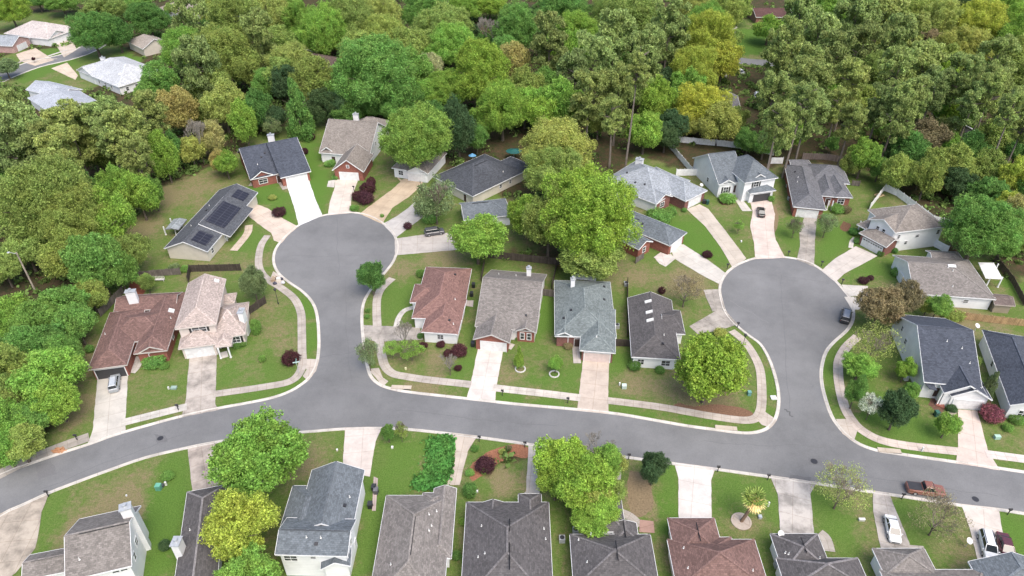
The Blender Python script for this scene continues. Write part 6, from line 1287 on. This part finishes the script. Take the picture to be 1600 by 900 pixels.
mb = MB(); mb.tube((q.x, q.y, 0), (q.x, q.y, 2.6), .045, .045, 8); mb.build('pole', 'galvanised', r)
for k, a in enumerate((.25, 1.75)): mb = MB(); mb.box((q.x, q.y, 2.7+.27*k), 1.25, .04, .24, a); mb.build('name_blade', 'paint', r, (.30,.55,.50) if k else (.5,.62,.6))
q = G((56,456)); r = empty('utility_pole', (q.x, q.y, 0), 'wooden utility pole with lamp arm standing in the left woods', 'utility pole')
mb = MB(); mb.tube((q.x, q.y, 0), (q.x, q.y, 10), .2, .14, 10); mb.build('pole', 'bark', r, (.34,.30,.25)); mb = MB(); mb.bar((q.x, q.y, 9.6), (q.x-1.6, q.y+.2, 9.9), .08, .08); mb.build('arm', 'galvanised', r); mb = MB(); mb.lathe((q.x-1.8, q.y+.22, 9.75), [(.1, 0), (.3, .06), (.22, .2), (.05, .25)], 10); mb.build('lamp_head', 'galvanised', r)
# rubbish pile on the left verge: each bag and box its own thing
rb = random.Random(4)
for k in range(8):
    q = G((430+rb.uniform(-4, 14), 439+rb.uniform(-4, 6))); c = [(.6,.6,.6),(.03,.03,.04),(.35,.26,.18),(.55,.56,.6),(.04,.04,.06),(.62,.6,.55),(.4,.3,.2),(.05,.05,.08)][k]
    mb = MB()
    if k in (2, 5, 6): mb.obox((q.x, q.y, .3+.04), Vector((.45, .12, 0)), Vector((-.1, .35, 0)), Vector((0, 0, .3))); nm, ct = 'cardboard_box', 'box'
    else: mb.lathe((q.x, q.y, .02), [(.3, 0), (.46, .15), (.44, .36), (.22, .55), (.08, .62), (.12, .7)], 9, 1, .8); nm, ct = 'rubbish_bag', 'bag'
    o = mb.build(nm, 'paint', None, c); tag(o, {0:'white rubbish bag',1:'black rubbish bag',2:'tan cardboard box',3:'pale grey rubbish bag',4:'blackish rubbish bag',5:'cream cardboard box',6:'brown cardboard box',7:'dark navy rubbish bag'}[k]+' in the rubbish pile on the verge by the left street', ct, 'rubbish pile on the verge')
# broken orange bricks at the far left kerb: one heap
mb = MB(); q0 = G((93,704)); rb = random.Random(7)
for k in range(46):
    a = rb.random()*6.3; d = rb.random()**.6; mb.obox((q0.x+math.cos(a)*d*1.15, q0.y+math.sin(a)*d*.6, .08+(1-d)*rb.uniform(.05, .45)), Vector((rb.uniform(.12, .22), rb.uniform(-.1, .1), rb.uniform(-.05, .05))), Vector((rb.uniform(-.08, .08), rb.uniform(.08, .14), 0)), Vector((0, 0, rb.uniform(.05, .09))))
tag(mb.build('brick_heap', 'paint', None, (.42,.22,.12)), 'heap of broken orange bricks at the kerb, far left', 'brick heap')
# kerb drain inlets
for p, an, l in [((632,608.5),-.05,'dark drain inlet in the kerb below the corner house lawn'),((1141,672.5),-.12,'dark drain inlet in the kerb below the lime tree'),((1397,708),-.12,'dark drain inlet in the kerb below the right corner house')]:
    q = G(p); r = empty('drain_inlet', (q.x, q.y, 0), l, 'drain', 'drain inlets in the kerb')
    mb = MB(); mb.box((q.x-.6, q.y+.45, .10), 3.6, .9, .14, an); mb.build('slab', 'concrete', r, (.46,.40,.33)); mb = MB(); mb.box((q.x+.5, q.y-.02, .075), 1.3, .25, .16, an); mb.build('opening', 'dark_metal', r)
# planter rings, edging, patios
for p, rad, l in [((813,577),.9,'white stone ring round the slim young tree'),((866,585),.85,'white stone ring round the second young tree')]:
    q = G(p); mb = MB(); n = 14
    for k in range(n): a = k*6.283/n; mb.box((q.x+rad*math.cos(a), q.y+rad*math.sin(a), .09), .36, .2, .2, a+1.57)
    tag(mb.build('stone_ring', 'paint', None, (.58,.56,.54)), l, 'stone edging')
def patio(pts, z, col, label, name='patio'): o = poly_sheet(name, W_(pts), z, 'concrete', col, .05)
patio([(584.0,745.3),(581.3,798.7),(587.2,798.7),(590.7,748.0)], .11, (.42,.35,.32), '')
patio([(999.5,812.5),(1020.8,815.2),(1022.7,833.3),(998.7,832.0)], .12, (.34,.22,.18), '')
patio([(1440.0,606.2),(1453.8,610.0),(1453.8,613.1),(1440.2,612.5)], .13, (.45,.38,.3), '')
patio([(729,470),(740,470),(739,480),(727,478)], .10, (.45,.4,.37), '')
patio([(1021.3,402.7),(1032.0,394.7),(1049.3,401.3),(1040.0,415.2)], .12, (.56,.5,.47), '')
patio([(980.5,469.4),(987.5,467.8),(986.7,483.4),(981.2,480.3)], .1, (.45,.42,.4), '')
# teal canopy and blue tarp behind the dark-roofed house
def canopy(p, label, col, rad, hh):
    q = G(p, hh); r = empty('garden_parasol', (q.x, q.y, 0), label, 'parasol'); mb = MB(); n = 10
    ap = Vector((q.x, q.y, hh+.7)); rg = [Vector((q.x+rad*math.cos(k*6.283/n), q.y+rad*.8*math.sin(k*6.283/n), hh)) for k in range(n)]
    for k in range(n): mb.face([rg[k], rg[(k+1) % n], ap]); mb.face([rg[(k+1) % n]-Vector((0, 0, .05)), rg[k]-Vector((0, 0, .05)), ap-Vector((0, 0, .05))])
    mb.build('canopy', 'paint', r, col); mb = MB(); mb.tube((q.x, q.y, 0), (q.x, q.y, hh+.6), .05, .04, 6); mb.build('pole', 'galvanised', r)
canopy((803,236), 'dark teal canopy behind the long dark-roofed house', (.015,.10,.09), 2.3, 2.3); canopy((738,243), 'small blue canopy left behind the long dark-roofed house', (.10,.28,.48), 1.1, 1.8)
q = G((248,439)); r = empty('garden_bench', (q.x, q.y, 0), 'white slatted garden bench by the wooden fence behind the brown roof', 'bench'); mb = MB()
for k in range(5): mb.box((q.x, q.y-.28+.14*k, .45), 2.6, .09, .04)
mb.build('seat', 'paint', r, (.6,.58,.56)); mb = MB()
for k in range(9): mb.box((q.x-1.2+.3*k, q.y+.4, .75), .12, .04, .55)
mb.build('backrest', 'paint', r, (.6,.58,.56))
for s_ in (-1, 1):
    mb = MB(); mb.box((q.x+s_*1.2, q.y-.2, .22), .08, .08, .44); mb.box((q.x+s_*1.2, q.y+.35, .22), .08, .08, .44); mb.bar((q.x+s_*1.2, q.y-.25, .3), (q.x+s_*1.2, q.y+.35, .3), .05, .05); mb.build('leg', 'paint', r, (.6,.58,.56))
# raised beds and sandbox behind the angled white house
mb = MB(); 
a_, b_, c_ = G((1370.8,306.6)), G((1390.0,300.5)), G((1379.5,312.8))
cq = G((1376.4,307.5)); mb.box((cq.x, cq.y, .15), 2.2, .12, .3, .5); mb.box((cq.x-.5, cq.y+1.2, .15), 2.2, .12, .3, .5); mb.box((cq.x-1.1, cq.y+.3, .15), .12, 1.2, .3, .5); mb.box((cq.x+.7, cq.y+.9, .15), .12, 1.2, .3, .5)
tag(mb.build('raised_bed', 'boards', None, (.5,.38,.22)), 'small timber-framed bed inside the white fence of the angled house', 'garden bed')
for o in list(bpy.data.objects):
    l = o.get('label')
    if l and len(l.split()) > 16: o['label'] = ' '.join(l.split()[:16])

# ivy patch on the lawn above the long taupe roof
r = np.random.RandomState(3); n_ = 9000; pl = P2([(668,690),(705,680),(712,700),(708,735),(690,760),(655,768),(640,760),(665,740),(672,715)]); X_ = np.array(pl)
bx = r.uniform(X_[:, 0].min(), X_[:, 0].max(), n_); by = r.uniform(X_[:, 1].min(), X_[:, 1].max(), n_); k_ = pip(pl, bx+r.normal(0, .5, n_), by+r.normal(0, .5, n_)); bx, by = bx[k_], by[k_]
Nn = r.normal(0, .5, (len(bx), 3)); Nn[:, 2] += 1; Nn /= np.linalg.norm(Nn, axis=1, keepdims=True)
iv = bpy.data.objects.new('ivy_patch', quads_mesh('ivy_patch', np.stack([bx, by, .05+.3*r.rand(len(bx))], 1), Nn, .34, 1.1, 2)); C.objects.link(iv); iv.color = (.055,.145,.035,1); iv['kind'] = 'stuff'; tag(iv, 'bright green leafy ground cover on the lawn left of the narrow driveway', 'ground cover')
